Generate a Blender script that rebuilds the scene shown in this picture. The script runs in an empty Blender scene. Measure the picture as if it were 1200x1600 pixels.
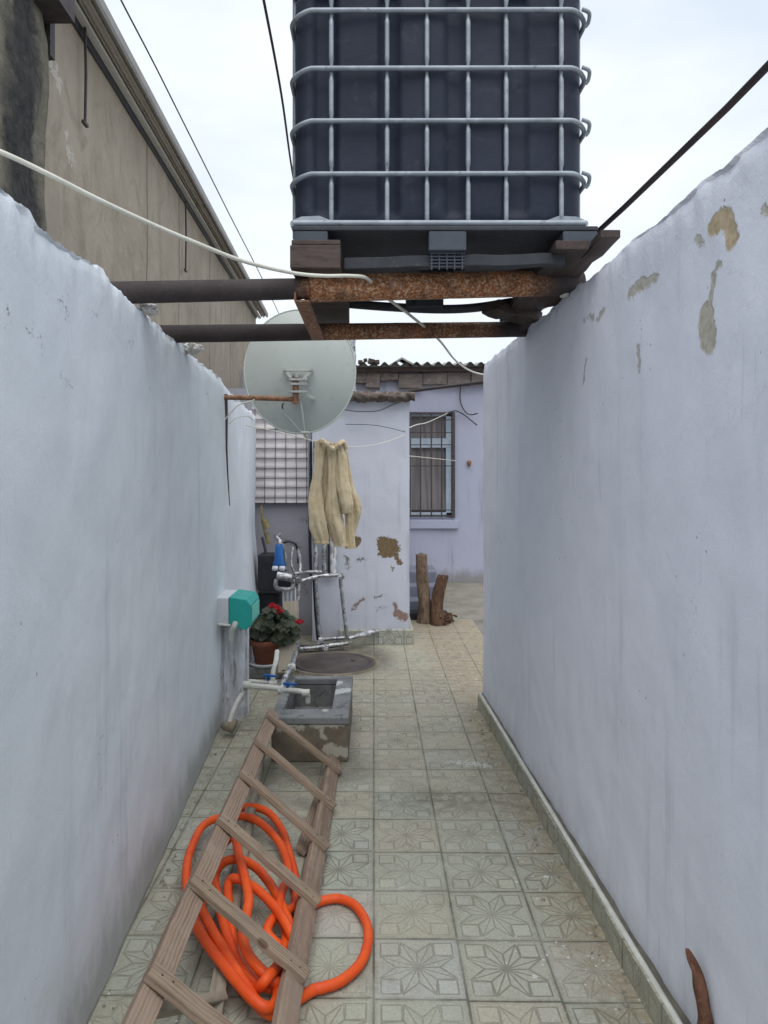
import bpy, bmesh, math, random
from mathutils import Vector, Matrix, noise as mn

random.seed(7)
R = math.radians
scene = bpy.context.scene

# ------------------------------------------------------------------ camera
F, CX, CY, H = 1140.0, 584.0, 745.0, 1.67          # focal length and vanishing point, in pixels of a 1200x1600 frame; eye height
cam_d = bpy.data.cameras.new("camera")
cam = bpy.data.objects.new("camera", cam_d)
scene.collection.objects.link(cam)
cam.location = (0, 0, H)
cam.rotation_euler = (R(90), 0, 0)
cam_d.sensor_fit = 'VERTICAL'
cam_d.sensor_height = 32.0
cam_d.lens = 32.0 * F / 1600.0
cam_d.shift_x = (600 - CX) / 1600.0
cam_d.shift_y = -(800 - CY) / 1600.0
cam_d.clip_start = 0.05
cam_d.clip_end = 800
scene.camera = cam

# ------------------------------------------------------------------ sky and light (overcast day)
SUN_EL, SUN_AZ = 66.0, 176.0
world = bpy.data.worlds.new("World")
scene.world = world
world.use_nodes = True
wt = world.node_tree
wt.nodes.clear()
sky = wt.nodes.new('ShaderNodeTexSky')
sky.sky_type = 'NISHITA'
sky.sun_disc = False
sky.sun_elevation = R(SUN_EL)
sky.sun_rotation = R(SUN_AZ)
tc = wt.nodes.new('ShaderNodeTexCoord')
mp = wt.nodes.new('ShaderNodeMapping'); mp.inputs['Scale'].default_value = (1, 1, 2.6)
nz = wt.nodes.new('ShaderNodeTexNoise'); nz.inputs['Scale'].default_value = 2.2; nz.inputs['Detail'].default_value = 5; nz.inputs['Roughness'].default_value = 0.5
cr = wt.nodes.new('ShaderNodeValToRGB')
cr.color_ramp.elements[0].position = 0.34; cr.color_ramp.elements[0].color = (5.3, 5.85, 6.6, 1)
cr.color_ramp.elements[1].position = 0.66; cr.color_ramp.elements[1].color = (7.15, 7.5, 7.95, 1)
mx = wt.nodes.new('ShaderNodeMix'); mx.data_type = 'RGBA'; mx.inputs[0].default_value = 0.93
bg = wt.nodes.new('ShaderNodeBackground'); bg.inputs[1].default_value = 0.10
wo = wt.nodes.new('ShaderNodeOutputWorld')
wt.links.new(tc.outputs['Generated'], mp.inputs[0]); wt.links.new(mp.outputs[0], nz.inputs['Vector'])
wt.links.new(nz.outputs['Fac'], cr.inputs[0])
wt.links.new(sky.outputs[0], mx.inputs[6]); wt.links.new(cr.outputs[0], mx.inputs[7])
wt.links.new(mx.outputs[2], bg.inputs[0]); wt.links.new(bg.outputs[0], wo.inputs[0])

sun_d = bpy.data.lights.new("sun", 'SUN')
sun_d.energy = 1.5; sun_d.angle = R(60); sun_d.color = (1.0, 0.97, 0.93)
sun = bpy.data.objects.new("sun", sun_d)
scene.collection.objects.link(sun)
sun.rotation_euler = (R(90 - SUN_EL), 0, R(180 - SUN_AZ))

scene.view_settings.view_transform = 'Standard'
scene.view_settings.look = 'None'
scene.view_settings.gamma = 1
scene.view_settings.exposure = 0.62
try: scene.cycles.max_bounces = 6; scene.cycles.diffuse_bounces = 4
except Exception: pass

# ------------------------------------------------------------------ helpers
def P(px, py, Y):
    return Vector(((px - CX) * Y / F, Y, H - (py - CY) * Y / F))
def G0(px, py, z=0.0):
    Y = F * (H - z) / (py - CY)
    return Vector(((px - CX) * Y / F, Y, z))

class MB:
    def __init__(s): s.v = []; s.f = []; s.sm = []; s.c = []
    def add(s, vs, fs, smooth=False, gc=None):
        b = len(s.v); s.v += [tuple(v) for v in vs]
        s.c += [tuple(v) for v in (gc or vs)]
        for f in fs: s.f.append(tuple(b + i for i in f)); s.sm.append(smooth)
    def box(s, c, size, rot=None):
        hx, hy, hz = size[0]/2, size[1]/2, size[2]/2
        vs = [Vector((x*hx, y*hy, z*hz)) for x in (-1, 1) for y in (-1, 1) for z in (-1, 1)]
        if rot is not None: vs = [rot @ v for v in vs]
        c = Vector(c)
        s.add([v + c for v in vs], [(0,1,3,2),(4,6,7,5),(0,4,5,1),(2,3,7,6),(0,2,6,4),(1,5,7,3)])
    def box2(s, a, b):
        s.box([(a[i]+b[i])/2 for i in range(3)], [abs(b[i]-a[i]) for i in range(3)])
    def bar(s, a, b, w, t, up=(0, 0, 1), n=1, jit=0):
        # rectangular bar from a to b; w is measured across, t along 'up'
        a, b = Vector(a), Vector(b); d = (b - a).normalized()
        up = Vector(up); side = d.cross(up).normalized(); up = side.cross(d).normalized()
        vs = []; fs = []; gc = []; L = (b - a).length; o3 = Vector((random.uniform(0, 9), random.uniform(0, 9), random.uniform(0, 9)))
        for i in range(n + 1):
            for (p_, q_) in ((1,1),(-1,1),(-1,-1),(1,-1)): gc.append(o3 + Vector((L*i/n, p_*w/2, q_*t/2)))
            c = a.lerp(b, i / n) + (side * random.uniform(-jit, jit) + up * random.uniform(-jit, jit) if jit else Vector())
            vs += [c + side*w/2 + up*t/2, c - side*w/2 + up*t/2, c - side*w/2 - up*t/2, c + side*w/2 - up*t/2]
        for i in range(n):
            k = 4*i
            for j in range(4):
                fs.append((k+j, k+(j+1) % 4, k+4+(j+1) % 4, k+4+j))
        fs.append((3, 2, 1, 0)); k = 4*n; fs.append((k, k+1, k+2, k+3))
        s.add(vs, fs, False, gc)
    def tube(s, pts, r, n=10, closed=False, flat=1.0, wob=0.0, caps=True):
        pts = [Vector(p) for p in pts]
        N = len(pts); rs = r if isinstance(r, (list, tuple)) else [r]*N
        vs = []; ref = None
        for i in range(N):
            if closed: t = pts[(i+1) % N] - pts[i-1]
            else: t = pts[min(i+1, N-1)] - pts[max(i-1, 0)]
            t = t.normalized() if t.length > 1e-9 else Vector((0, 0, 1))
            if ref is None:
                ref = Vector((0, 0, 1)) if abs(t.z) < 0.9 else Vector((0, 1, 0))
            u = (ref - t*ref.dot(t)).normalized(); ref = u; w = t.cross(u)
            for k in range(n):
                a = 2*math.pi*k/n; rr = rs[i]
                if wob: rr *= 1 + wob*mn.noise(pts[i]*14 + Vector((math.cos(a), math.sin(a), 0))*1.3)
                vs.append(pts[i] + u*math.cos(a)*rr*flat + w*math.sin(a)*rr)
        fs = []
        for i in range(N if closed else N-1):
            j = (i+1) % N
            for k in range(n):
                fs.append((i*n+k, i*n+(k+1) % n, j*n+(k+1) % n, j*n+k))
        s.add(vs, fs, True)
        if caps and not closed:
            s.add([vs[k] for k in range(n)], [tuple(range(n))[::-1]])
            s.add([vs[(N-1)*n+k] for k in range(n)], [tuple(range(n))])
    def lathe(s, prof, c, n=24, M=None):
        vs = []; fs = []
        for (r, z) in prof:
            for k in range(n):
                a = 2*math.pi*k/n; v = Vector((r*math.cos(a), r*math.sin(a), z))
                if M is not None: v = M @ v
                vs.append(v + Vector(c))
        for i in range(len(prof)-1):
            for k in range(n):
                fs.append((i*n+k, i*n+(k+1) % n, (i+1)*n+(k+1) % n, (i+1)*n+k))
        s.add(vs, fs, True)
    def grid(s, fn, nu, nv, smooth=True):
        vs = [fn(i/nu, j/nv) for j in range(nv+1) for i in range(nu+1)]
        fs = [(j*(nu+1)+i, j*(nu+1)+i+1, (j+1)*(nu+1)+i+1, (j+1)*(nu+1)+i) for j in range(nv) for i in range(nu)]
        s.add(vs, fs, smooth)
    def build(s, name, m, parent=None, bevel=0, bevseg=2, loc=None):
        me = bpy.data.meshes.new(name)
        vs = s.v
        org = Vector((0, 0, 0))
        if parent is not None: org = parent['_w'] if '_w' in parent else Vector((0,0,0))
        if parent is None:
            xs = [v[0] for v in vs]; ys = [v[1] for v in vs]; zs = [v[2] for v in vs]
            org = Vector(((min(xs)+max(xs))/2, (min(ys)+max(ys))/2, min(zs)))
        else: org = WORG.get(parent.name, Vector((0, 0, 0)))
        me.from_pydata([(v[0]-org[0], v[1]-org[1], v[2]-org[2]) for v in vs], [], s.f)
        me.polygons.foreach_set('use_smooth', s.sm)
        at = me.attributes.new('gc', 'FLOAT_VECTOR', 'POINT'); at.data.foreach_set('vector', [x for v in s.c for x in v])
        me.materials.append(m); me.update()
        bm = bmesh.new(); bm.from_mesh(me); bmesh.ops.recalc_face_normals(bm, faces=bm.faces); bm.to_mesh(me); bm.free()
        o = bpy.data.objects.new(name, me); scene.collection.objects.link(o)
        if parent is None: o.location = org
        else: o.parent = parent
        WORG[o.name] = org
        if bevel:
            b = o.modifiers.new('bevel', 'BEVEL'); b.width = bevel; b.segments = bevseg; b.limit_method = 'ANGLE'; b.angle_limit = R(40)
        return o
WORG = {}
def tag(o, label=None, cat=None, group=None, kind=None):
    if label: o['label'] = label
    if cat: o['category'] = cat
    if group: o['group'] = group
    if kind: o['kind'] = kind
    return o
def thing(name, label, cat, loc, group=None):
    o = bpy.data.objects.new(name, None); scene.collection.objects.link(o)
    o.location = loc; WORG[o.name] = Vector(loc); o.empty_display_size = 0.1
    return tag(o, label, cat, group)
def spline(pts, sub=8, closed=False):
    pts = [Vector(p) for p in pts]; N = len(pts); out = []
    rng = range(N) if closed else range(N-1)
    for i in rng:
        g = (lambda k: pts[k % N]) if closed else (lambda k: pts[max(0, min(N-1, k))])
        p0, p1, p2, p3 = g(i-1), g(i), g(i+1), g(i+2)
        for k in range(sub):
            t = k/sub
            out.append(0.5*((2*p1) + (p2-p0)*t + (2*p0-5*p1+4*p2-p3)*t*t + (3*p1-p0-3*p2+p3)*t**3))
    if not closed: out.append(pts[-1])
    return out
def fb(v, o=4):
    return mn.fractal(Vector(v), 1.0, 2.0, o)

# ------------------------------------------------------------------ material node helpers
class NG:
    def __init__(s, name):
        s.m = bpy.data.materials.new(name); s.m.use_nodes = True
        s.t = s.m.node_tree; s.b = s.t.nodes['Principled BSDF']
        s.pos = s.t.nodes.new('ShaderNodeNewGeometry').outputs['Position']
    def put(s, sock, v):
        if v is None: return
        if isinstance(v, bpy.types.NodeSocket): s.t.links.new(v, sock)
        else:
            try: sock.default_value = v
            except Exception: sock.default_value = (*v, 1) if len(v) == 3 else v[:3]
    def M(s, op, a, b=None, c=None, clamp=False):
        n = s.t.nodes.new('ShaderNodeMath'); n.operation = op; n.use_clamp = clamp
        s.put(n.inputs[0], a); s.put(n.inputs[1], b); s.put(n.inputs[2], c); return n.outputs[0]
    def V(s, op, a, b=None, sc=None):
        n = s.t.nodes.new('ShaderNodeVectorMath'); n.operation = op
        s.put(n.inputs[0], a); s.put(n.inputs[1], b); s.put(n.inputs[3], sc)
        return n.outputs['Value'] if op in ('DOT_PRODUCT', 'LENGTH', 'DISTANCE') else n.outputs[0]
    def xyz(s, v):
        n = s.t.nodes.new('ShaderNodeSeparateXYZ'); s.put(n.inputs[0], v); return n.outputs
    def comb(s, x, y, z=0.0):
        n = s.t.nodes.new('ShaderNodeCombineXYZ'); s.put(n.inputs[0], x); s.put(n.inputs[1], y); s.put(n.inputs[2], z); return n.outputs[0]
    def map(s, v, scale=(1,1,1), loc=(0,0,0)):
        n = s.t.nodes.new('ShaderNodeMapping'); s.put(n.inputs[0], v)
        n.inputs['Scale'].default_value = scale; n.inputs['Location'].default_value = loc; return n.outputs[0]
    def noise(s, v, scale, detail=5, rough=0.55, dist=0.0, col=False):
        n = s.t.nodes.new('ShaderNodeTexNoise'); s.put(n.inputs['Vector'], v)
        n.inputs['Scale'].default_value = scale; n.inputs['Detail'].default_value = detail
        n.inputs['Roughness'].default_value = rough; n.inputs['Distortion'].default_value = dist
        return n.outputs['Color' if col else 'Fac']
    def voro(s, v, scale, feature='F1', out='Distance', rnd=1.0):
        n = s.t.nodes.new('ShaderNodeTexVoronoi'); n.feature = feature; s.put(n.inputs['Vector'], v)
        n.inputs['Scale'].default_value = scale; n.inputs['Randomness'].default_value = rnd; return n.outputs[out]
    def ramp(s, f, lo, hi, a=0.0, b=1.0):
        n = s.t.nodes.new('ShaderNodeMapRange'); n.interpolation_type = 'SMOOTHSTEP'
        s.put(n.inputs[0], f); n.inputs[1].default_value = lo; n.inputs[2].default_value = hi
        n.inputs[3].default_value = a; n.inputs[4].default_value = b; return n.outputs[0]
    def mix(s, f, a, b, mode='MIX'):
        n = s.t.nodes.new('ShaderNodeMix'); n.data_type = 'RGBA'; n.blend_type = mode
        s.put(n.inputs[0], f); s.put(n.inputs[6], (*a, 1) if isinstance(a, tuple) else a); s.put(n.inputs[7], (*b, 1) if isinstance(b, tuple) else b)
        return n.outputs[2]
    def bump(s, h, strength=0.5, dist=0.01, normal=None):
        n = s.t.nodes.new('ShaderNodeBump'); n.inputs['Strength'].default_value = strength
        n.inputs['Distance'].default_value = dist; s.put(n.inputs['Height'], h)
        if normal is not None: s.put(n.inputs['Normal'], normal)
        return n.outputs[0]
    def seg(s, p, A, B):
        A, B = Vector(A), Vector(B); ba = B - A; L = max(ba.dot(ba), 1e-9)
        pa = s.V('SUBTRACT', p, tuple(A))
        h = s.M('MULTIPLY', s.V('DOT_PRODUCT', pa, tuple(ba)), 1/L, clamp=True)
        return s.V('LENGTH', s.V('SUBTRACT', pa, s.V('SCALE', tuple(ba), None, h)))
    def minl(s, l):
        r = l[0]
        for x in l[1:]: r = s.M('MINIMUM', r, x)
        return r
    def out(s, col=None, rough=None, normal=None, metal=None, spec=None):
        if col is not None: s.put(s.b.inputs['Base Color'], col if not isinstance(col, tuple) else (*col, 1))
        s.put(s.b.inputs['Roughness'], rough); s.put(s.b.inputs['Metallic'], metal)
        if normal is not None: s.put(s.b.inputs['Normal'], normal)
        if spec is not None: s.put(s.b.inputs['Specular IOR Level'], spec)
        return s.m

def grunge(name, c1, c2, c3=None, scale=8, rough=0.8, bump=0.3, bscale=60, metal=0.0, stretch=(1,1,1), local=False, spots=0.62, spec=0.4, bd=0.004):
    g = NG(name)
    v = g.pos
    if local: v = g.t.nodes.new('ShaderNodeTexCoord').outputs['Object']
    v = g.map(v, stretch)
    n1 = g.noise(v, scale, 6, 0.6, 0.2)
    c = g.mix(g.ramp(n1, 0.35, 0.65), c1, c2)
    if c3 is not None:
        n2 = g.noise(v, scale*2.3, 8, 0.7, 0.4)
        c = g.mix(g.ramp(n2, spots-0.05, spots+0.06), c, c3)
    nb = g.noise(v, bscale, 6, 0.65)
    return g.out(c, g.ramp(nb, 0.2, 0.8, rough-0.08, min(1, rough+0.08)), g.bump(nb, bump, bd), metal, spec)

def patch_mask(g, segs, amp=0.05, nscale=9, edge=0.004):
    """segs: (A, B, radius); returns mask 0..1 with ragged border"""
    n = g.noise(g.pos, nscale, 4, 0.65, 0, True)
    off = g.V('SCALE', g.V('SUBTRACT', n, (0.5, 0.5, 0.5)), None, amp*2)
    p = g.V('ADD', g.V('ADD', g.pos, off), g.V('SCALE', g.V('SUBTRACT', g.noise(g.pos, nscale*4.5, 3, 0.7, 0, True), (0.5, 0.5, 0.5)), None, amp*0.9))
    d = g.minl([g.M('SUBTRACT', g.seg(p, a, b), r) for a, b, r in segs])
    return g.ramp(d, -edge, edge, 1.0, 0.0), d

def whitewash(name, c1, c2, patches=(), bare=(0.30,0.25,0.18), scuffs=(), streak=0.5, top=None, low=0.55, dirt=(0.25,0.25,0.22), cracks=()):
    g = NG(name); x, y, z = g.xyz(g.pos)
    big = g.noise(g.pos, 1.1, 4, 0.5)
    mid = g.noise(g.pos, 5, 6, 0.6, 0.3)
    c = g.mix(g.ramp(big, 0.3, 0.7), c1, c2)
    c = g.mix(g.ramp(mid, 0.40, 0.75, 0.0, 0.16), c, (c1[0]*0.72, c1[1]*0.75, c1[2]*0.78))
    vs = g.map(g.pos, (9, 9, 0.55))
    st = g.noise(vs, 1.0, 6, 0.65)
    reg = g.ramp(g.noise(g.pos, 0.9, 3), 0.42, 0.62)
    c = g.mix(g.M('MULTIPLY', g.M('MULTIPLY', g.ramp(st, 0.52, 0.72), reg), streak), c, (c1[0]*0.52, c1[1]*0.54, c1[2]*0.56))
    # patched and re-limed areas, trowel sweeps
    dv = g.V('ADD', g.pos, g.V('SCALE', g.noise(g.pos, 2.5, 6, 0.7, 0, True), None, 0.5))
    q1, q2, q3 = g.xyz(g.voro(dv, 0.9, 'F1', 'Color'))
    c = g.mix(g.ramp(q1, 0.3, 0.9, 0, 0.10), c, (c1[0]*0.72, c1[1]*0.74, c1[2]*0.74))
    tr_ = g.noise(g.map(g.V('ADD', g.pos, g.V('SCALE', g.noise(g.pos, 0.8, 2, 0.5, 0, True), None, 1.5)), (1, 2.2, 7)), 1.6, 6, 0.65, 0.8)
    c = g.mix(g.ramp(tr_, 0.50, 0.70, 0, 0.07), c, (c1[0]*0.62, c1[1]*0.64, c1[2]*0.66))
    fg = g.noise(g.pos, 240, 3, 0.75); c = g.mix(g.ramp(fg, 0.50, 0.72, 0, 0.16), c, (c1[0]*0.5, c1[1]*0.5, c1[2]*0.5))
    hc_ = g.voro(g.V('ADD', g.pos, g.V('SCALE', g.noise(g.pos, 6, 5, 0.7, 0, True), None, 0.22)), 1.3, 'DISTANCE_TO_EDGE')
    c = g.mix(g.M('MULTIPLY', g.ramp(hc_, 0.0, 0.004, 0.13, 0.0), g.ramp(g.noise(g.pos, 0.7, 3), 0.52, 0.58)), c, (0.22, 0.22, 0.22))
    dr = g.noise(g.map(g.pos, (26, 26, 0.9)), 1.0, 4, 0.6)
    c = g.mix(g.M('MULTIPLY', g.ramp(dr, 0.64, 0.72), g.ramp(g.noise(g.pos, 1.5, 4, 0.6), 0.50, 0.62, 0, 0.30)), c, (0.34, 0.35, 0.36))
    # grime just above the floor
    nz_ = g.noise(g.map(g.pos, (6, 6, 3)), 1.0, 7, 0.7)
    lowm = g.M('MULTIPLY', g.ramp(g.M('ADD', z, g.M('MULTIPLY', g.M('SUBTRACT', nz_, 0.5), 0.35)), 0.05, 0.26, 1.0, 0.0), low)
    lowm = g.M('MAXIMUM', lowm, g.M('MULTIPLY', g.ramp(g.M('ADD', z, g.M('MULTIPLY', g.M('SUBTRACT', mid, 0.5), 0.06)), 0.010, 0.030, 1.0, 0.0), 0.85))
    c = g.mix(lowm, c, dirt)
    # fine specks
    sp = g.voro(g.map(g.pos, (1, 1, 0.7)), 28)
    spm = g.M('MULTIPLY', g.ramp(sp, 0.07, 0.11, 1.0, 0.0), g.ramp(g.noise(g.pos, 2.2, 3), 0.57, 0.62))
    c = g.mix(g.M('MULTIPLY', spm, 0.75), c, (0.16, 0.15, 0.14))
    hb = g.M('ADD', g.M('MULTIPLY', mid, 0.7), g.M('MULTIPLY', g.noise(g.pos, 22, 6, 0.6), 0.5))
    hb = g.M('ADD', hb, g.M('MULTIPLY', g.noise(g.pos, 150, 3, 0.7), 0.22))
    if top is not None:
        tm = g.ramp(g.M('ADD', z, g.M('MULTIPLY', g.M('SUBTRACT', mid, 0.5), 0.3)), top-0.35, top-0.02)
        hb = g.M('ADD', hb, g.M('MULTIPLY', g.M('MULTIPLY', tm, g.noise(g.pos, 34, 8, 0.75)), 1.6))
    if scuffs:
        sm, _ = patch_mask(g, scuffs, 0.07, 24)
        sm = g.M('MULTIPLY', sm, g.ramp(g.noise(g.pos, 55, 6, 0.7), 0.47, 0.55))
        c = g.mix(g.M('MULTIPLY', sm, 0.8), c, (0.20, 0.20, 0.20)); hb = g.M('SUBTRACT', hb, g.M('MULTIPLY', sm, 0.6))
    if cracks:
        cm, _ = patch_mask(g, cracks, 0.015, 30, 0.0015)
        c = g.mix(g.M('MULTIPLY', cm, 0.7), c, (0.13, 0.13, 0.13)); hb = g.M('SUBTRACT', hb, cm)
    for (segs, colr, amp) in patches:
        pm, d = patch_mask(g, segs, amp, 11 if amp > 0.02 else 26)
        pc = g.mix(g.ramp(g.noise(g.pos, 40, 6, 0.7), 0.35, 0.65), colr, (colr[0]*0.74, colr[1]*0.73, colr[2]*0.70))
        ring = g.ramp(g.M('ABSOLUTE', d), 0.0, 0.008, 0.45, 0.0)
        c = g.mix(ring, c, (0.30, 0.28, 0.25))
        c = g.mix(pm, c, pc); hb = g.M('SUBTRACT', hb, g.M('MULTIPLY', pm, 0.9))
    return g.out(c, 0.88, g.bump(hb, 0.38, 0.009), 0, 0.25)

TW, TD, TY0 = 0.3006, 0.306, 2.33
def tile_mat(name, mode='floor'):
    g = NG(name); x, y, z = g.xyz(g.pos)
    if mode == 'floor':
        # rows are laid slightly out of line
        u = g.M('DIVIDE', x, TW); v = g.M('DIVIDE', g.M('SUBTRACT', y, TY0), TD)
        v = g.M('ADD', v, g.M('MULTIPLY', g.M('FLOOR', u), 0.022))
    elif mode == 'kerb':
        u = g.M('DIVIDE', y, 0.31); v = g.M('DIVIDE', g.M('ADD', z, 0.02), 0.30)
    else:
        u = g.M('DIVIDE', x, 0.30); v = g.M('DIVIDE', g.M('ADD', z, 0.02), 0.30)
    fu, fv = g.M('FLOOR', u), g.M('FLOOR', v)
    wn = g.t.nodes.new('ShaderNodeTexWhiteNoise'); wn.noise_dimensions = '2D'
    g.put(wn.inputs['Vector'], g.comb(fu, fv)); rnd, rcol = wn.outputs['Value'], wn.outputs['Color']
    r1, r2, r3 = g.xyz(rcol)
    lu = g.M('SUBTRACT', g.M('MULTIPLY', g.M('FRACT', u), 2.0), 1.0)
    lv = g.M('SUBTRACT', g.M('MULTIPLY', g.M('FRACT', v), 2.0), 1.0)
    au, av = g.M('ABSOLUTE', lu), g.M('ABSOLUTE', lv)
    a, b = g.M('MAXIMUM', au, av), g.M('MINIMUM', au, av)
    p = g.comb(a, b, 0.0)
    T, D, E = (0.86, 0.36, 0), (0.40, 0.40, 0), (0.50, 0.0, 0)
    ridge = g.seg(p, (0.03, 0.012, 0), T)
    lines = g.minl([g.seg(p, D, T), g.seg(p, E, T), g.seg(p, (0,0,0), D), g.seg(p, (0,0,0), E),
                    g.seg(p, (0.42, 0.41, 0), (0.84, 0.41, 0)), g.seg(p, (0.84, 0.41, 0), (0.84, 0.84, 0)), ridge])
    wob = g.noise(g.pos, 30, 4, 0.6)
    wear = g.noise(g.pos, 2.6, 5, 0.6)
    lw = g.M('ADD', lines, g.M('MULTIPLY', g.M('SUBTRACT', wob, 0.5), 0.018))
    groove = g.ramp(lw, 0.006, 0.030, 1.0, 0.0)
    groove = g.M('MULTIPLY', g.M('MULTIPLY', groove, g.ramp(wear, 0.38, 0.64, 1.0, 0.55)), g.ramp(rnd, 0.0, 1.0, 0.60, 1.2))
    joint = g.ramp(g.M('ADD', a, g.M('MULTIPLY', g.M('SUBTRACT', wob, 0.5), 0.045)), 0.966, 0.984)
    joint = g.M('MULTIPLY', joint, g.ramp(g.noise(g.pos, 3.3, 4, 0.6), 0.35, 0.6, 1.0, 0.45))
    # colours
    n1 = g.noise(g.pos, 3.0, 6, 0.6, 0.3); n2 = g.noise(g.pos, 0.8, 4, 0.55)
    n3 = g.noise(g.pos, 14, 8, 0.7)
    cA, cB, cC = (0.385, 0.380, 0.300), (0.345, 0.372, 0.310), (0.410, 0.365, 0.275)
    c = g.mix(r1, cA, cB)
    c = g.mix(g.ramp(r2, 0.62, 0.95, 0, 0.6), c, cC)
    c = g.mix(g.ramp(r3, 0.80, 1.0, 0, 0.35), c, (0.42, 0.42, 0.43))
    sq = g.M('MULTIPLY', g.ramp(b, 0.40, 0.415), g.ramp(a, 0.835, 0.85, 1, 0))
    w2 = g.t.nodes.new('ShaderNodeTexWhiteNoise'); w2.noise_dimensions = '2D'
    g.put(w2.inputs['Vector'], g.comb(g.M('FLOOR', g.M('MULTIPLY', u, 2.0)), g.M('FLOOR', g.M('MULTIPLY', v, 2.0)))); s1, s2, s3 = g.xyz(w2.outputs['Color'])
    c = g.mix(g.M('MULTIPLY', sq, g.M('MULTIPLY', s1, 0.30)), c, g.mix(s2, (0.55, 0.52, 0.40), (0.48, 0.52, 0.47)))
    c = g.mix(g.M('MULTIPLY', sq, g.ramp(s3, 0.80, 1.0, 0, 0.22)), c, (0.40, 0.41, 0.46))
    c = g.mix(g.ramp(ridge, 0.02, 0.10, 0.15, 0.0), c, (0.56, 0.54, 0.44))
    c = g.mix(g.ramp(n1, 0.42, 0.72, 0, 0.35), c, (0.32, 0.29, 0.22))
    if mode == 'floor':
        far = g.M('MULTIPLY', g.ramp(y, 3.5, 6.0), g.ramp(n2, 0.35, 0.55, 0.3, 0.8))
        c = g.mix(far, c, (0.36, 0.315, 0.235))
        gr_ = g.noise(g.map(g.pos, (1, 1, 1), (4.2, 1.3, 0)), 4.2, 9, 0.72, 0.8)
        c = g.mix(g.ramp(gr_, 0.48, 0.66, 0, 0.42), c, (0.235, 0.22, 0.17))
        c = g.mix(g.M('MULTIPLY', g.ramp(g.noise(g.pos, 6.5, 8, 0.75, 0.5), 0.52, 0.64), g.ramp(y, 2.3, 4.0, 0.28, 0.50)), c, (0.21, 0.20, 0.165))
        # dark damp band across the passage and dirt along the walls
        side = g.M('MULTIPLY', g.ramp(g.M('SUBTRACT', x, g.M('SUBTRACT', 0.93, g.M('MULTIPLY', y, 0.0327))), -0.30, -0.01),
                   g.ramp(n3, 0.38, 0.60, 0.25, 0.75))
        c = g.mix(side, c, (0.27, 0.21, 0.13))
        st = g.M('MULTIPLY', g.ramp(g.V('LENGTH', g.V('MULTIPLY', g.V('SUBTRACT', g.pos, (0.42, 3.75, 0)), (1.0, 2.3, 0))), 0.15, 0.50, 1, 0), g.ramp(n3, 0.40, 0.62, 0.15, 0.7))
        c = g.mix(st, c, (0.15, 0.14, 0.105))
        wet = g.M('MULTIPLY', g.ramp(g.V('LENGTH', g.V('MULTIPLY', g.V('SUBTRACT', g.pos, (-0.48, 6.72, 0)), (1.0, 1.0, 0))), 0.48, 0.80, 1, 0), g.ramp(n3, 0.30, 0.55, 0.5, 0.95))
        c = g.mix(wet, c, (0.10, 0.085, 0.065))
        wet2 = g.M('MULTIPLY', g.ramp(g.V('LENGTH', g.V('MULTIPLY', g.V('SUBTRACT', g.pos, (-0.36, 4.2, 0)), (1.0, 1.3, 0))), 0.2, 0.5, 1, 0), g.ramp(n3, 0.30, 0.55, 0.4, 0.8))
        c = g.mix(wet2, c, (0.15, 0.14, 0.11))
    c = g.mix(g.ramp(n3, 0.55, 0.80, 0, 0.40), c, (0.27, 0.24, 0.17))
    c = g.mix(g.ramp(g.noise(g.pos, 45, 5, 0.7), 0.50, 0.75, 0, 0.25), c, (0.60, 0.57, 0.47))
    gt = g.noise(g.pos, 110, 4, 0.8); c = g.mix(g.ramp(gt, 0.52, 0.68, 0, 0.50), c, (0.17, 0.165, 0.13)); c = g.mix(g.ramp(gt, 0.46, 0.34, 0, 0.40), c, (0.62, 0.60, 0.52))
    c = g.mix(g.M('MULTIPLY', g.ramp(a, 0.86, 0.97), g.ramp(n3, 0.36, 0.60, 0.05, 0.40)), c, (0.18, 0.17, 0.13))
    c = g.mix(g.M('MULTIPLY', groove, 0.62), c, (0.15, 0.145, 0.11))
    c = g.mix(g.M('MULTIPLY', joint, 0.85), c, (0.075, 0.072, 0.055))
    # drips of whitewash
    vd = g.voro(g.pos, 26); vb = g.voro(g.map(g.pos, (1, 1.1, 1), (3.1, 1.7, 0)), 9)
    if mode == 'floor':
        regw = g.M('ADD', g.ramp(x, 0.30, 0.60), g.ramp(x, -0.35, -0.62), clamp=True)
        regw = g.M('MULTIPLY', regw, g.ramp(g.noise(g.pos, 1.7, 3), 0.42, 0.55))
    else: regw = g.ramp(g.noise(g.pos, 1.7, 3), 0.42, 0.55)
    dm = g.M('MAXIMUM', g.ramp(vd, 0.10, 0.135, 1, 0), g.ramp(g.M('ADD', vb, g.M('MULTIPLY', g.M('SUBTRACT', wob, 0.5), 0.15)), 0.075, 0.10, 1, 0))
    dm = g.M('MULTIPLY', dm, regw)
    if mode == 'floor':
        sp_, _ = patch_mask(g, [(G0(606,1380), G0(640,1386), .006), (G0(700,1190), G0(760,1196), .02), (G0(828,1440), G0(850,1446), .006)], .10, 16); dm = g.M('MAXIMUM', dm, g.M('MULTIPLY', sp_, .7))
    c = g.mix(g.M('MULTIPLY', dm, 0.75), c, (0.66, 0.68, 0.68))
    kite = g.M('ADD', g.ramp(ridge, 0.0, 0.14, 0.7, 0.0), g.M('MULTIPLY', sq, 0.35))
    h = g.M('SUBTRACT', g.M('ADD', g.M('MULTIPLY', n3, 0.35), kite), g.M('ADD', g.M('MULTIPLY', groove, 0.8), g.M('MULTIPLY', joint, 1.6)))
    rg = g.ramp(n1, 0.35, 0.7, 0.50, 0.80)
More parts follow.
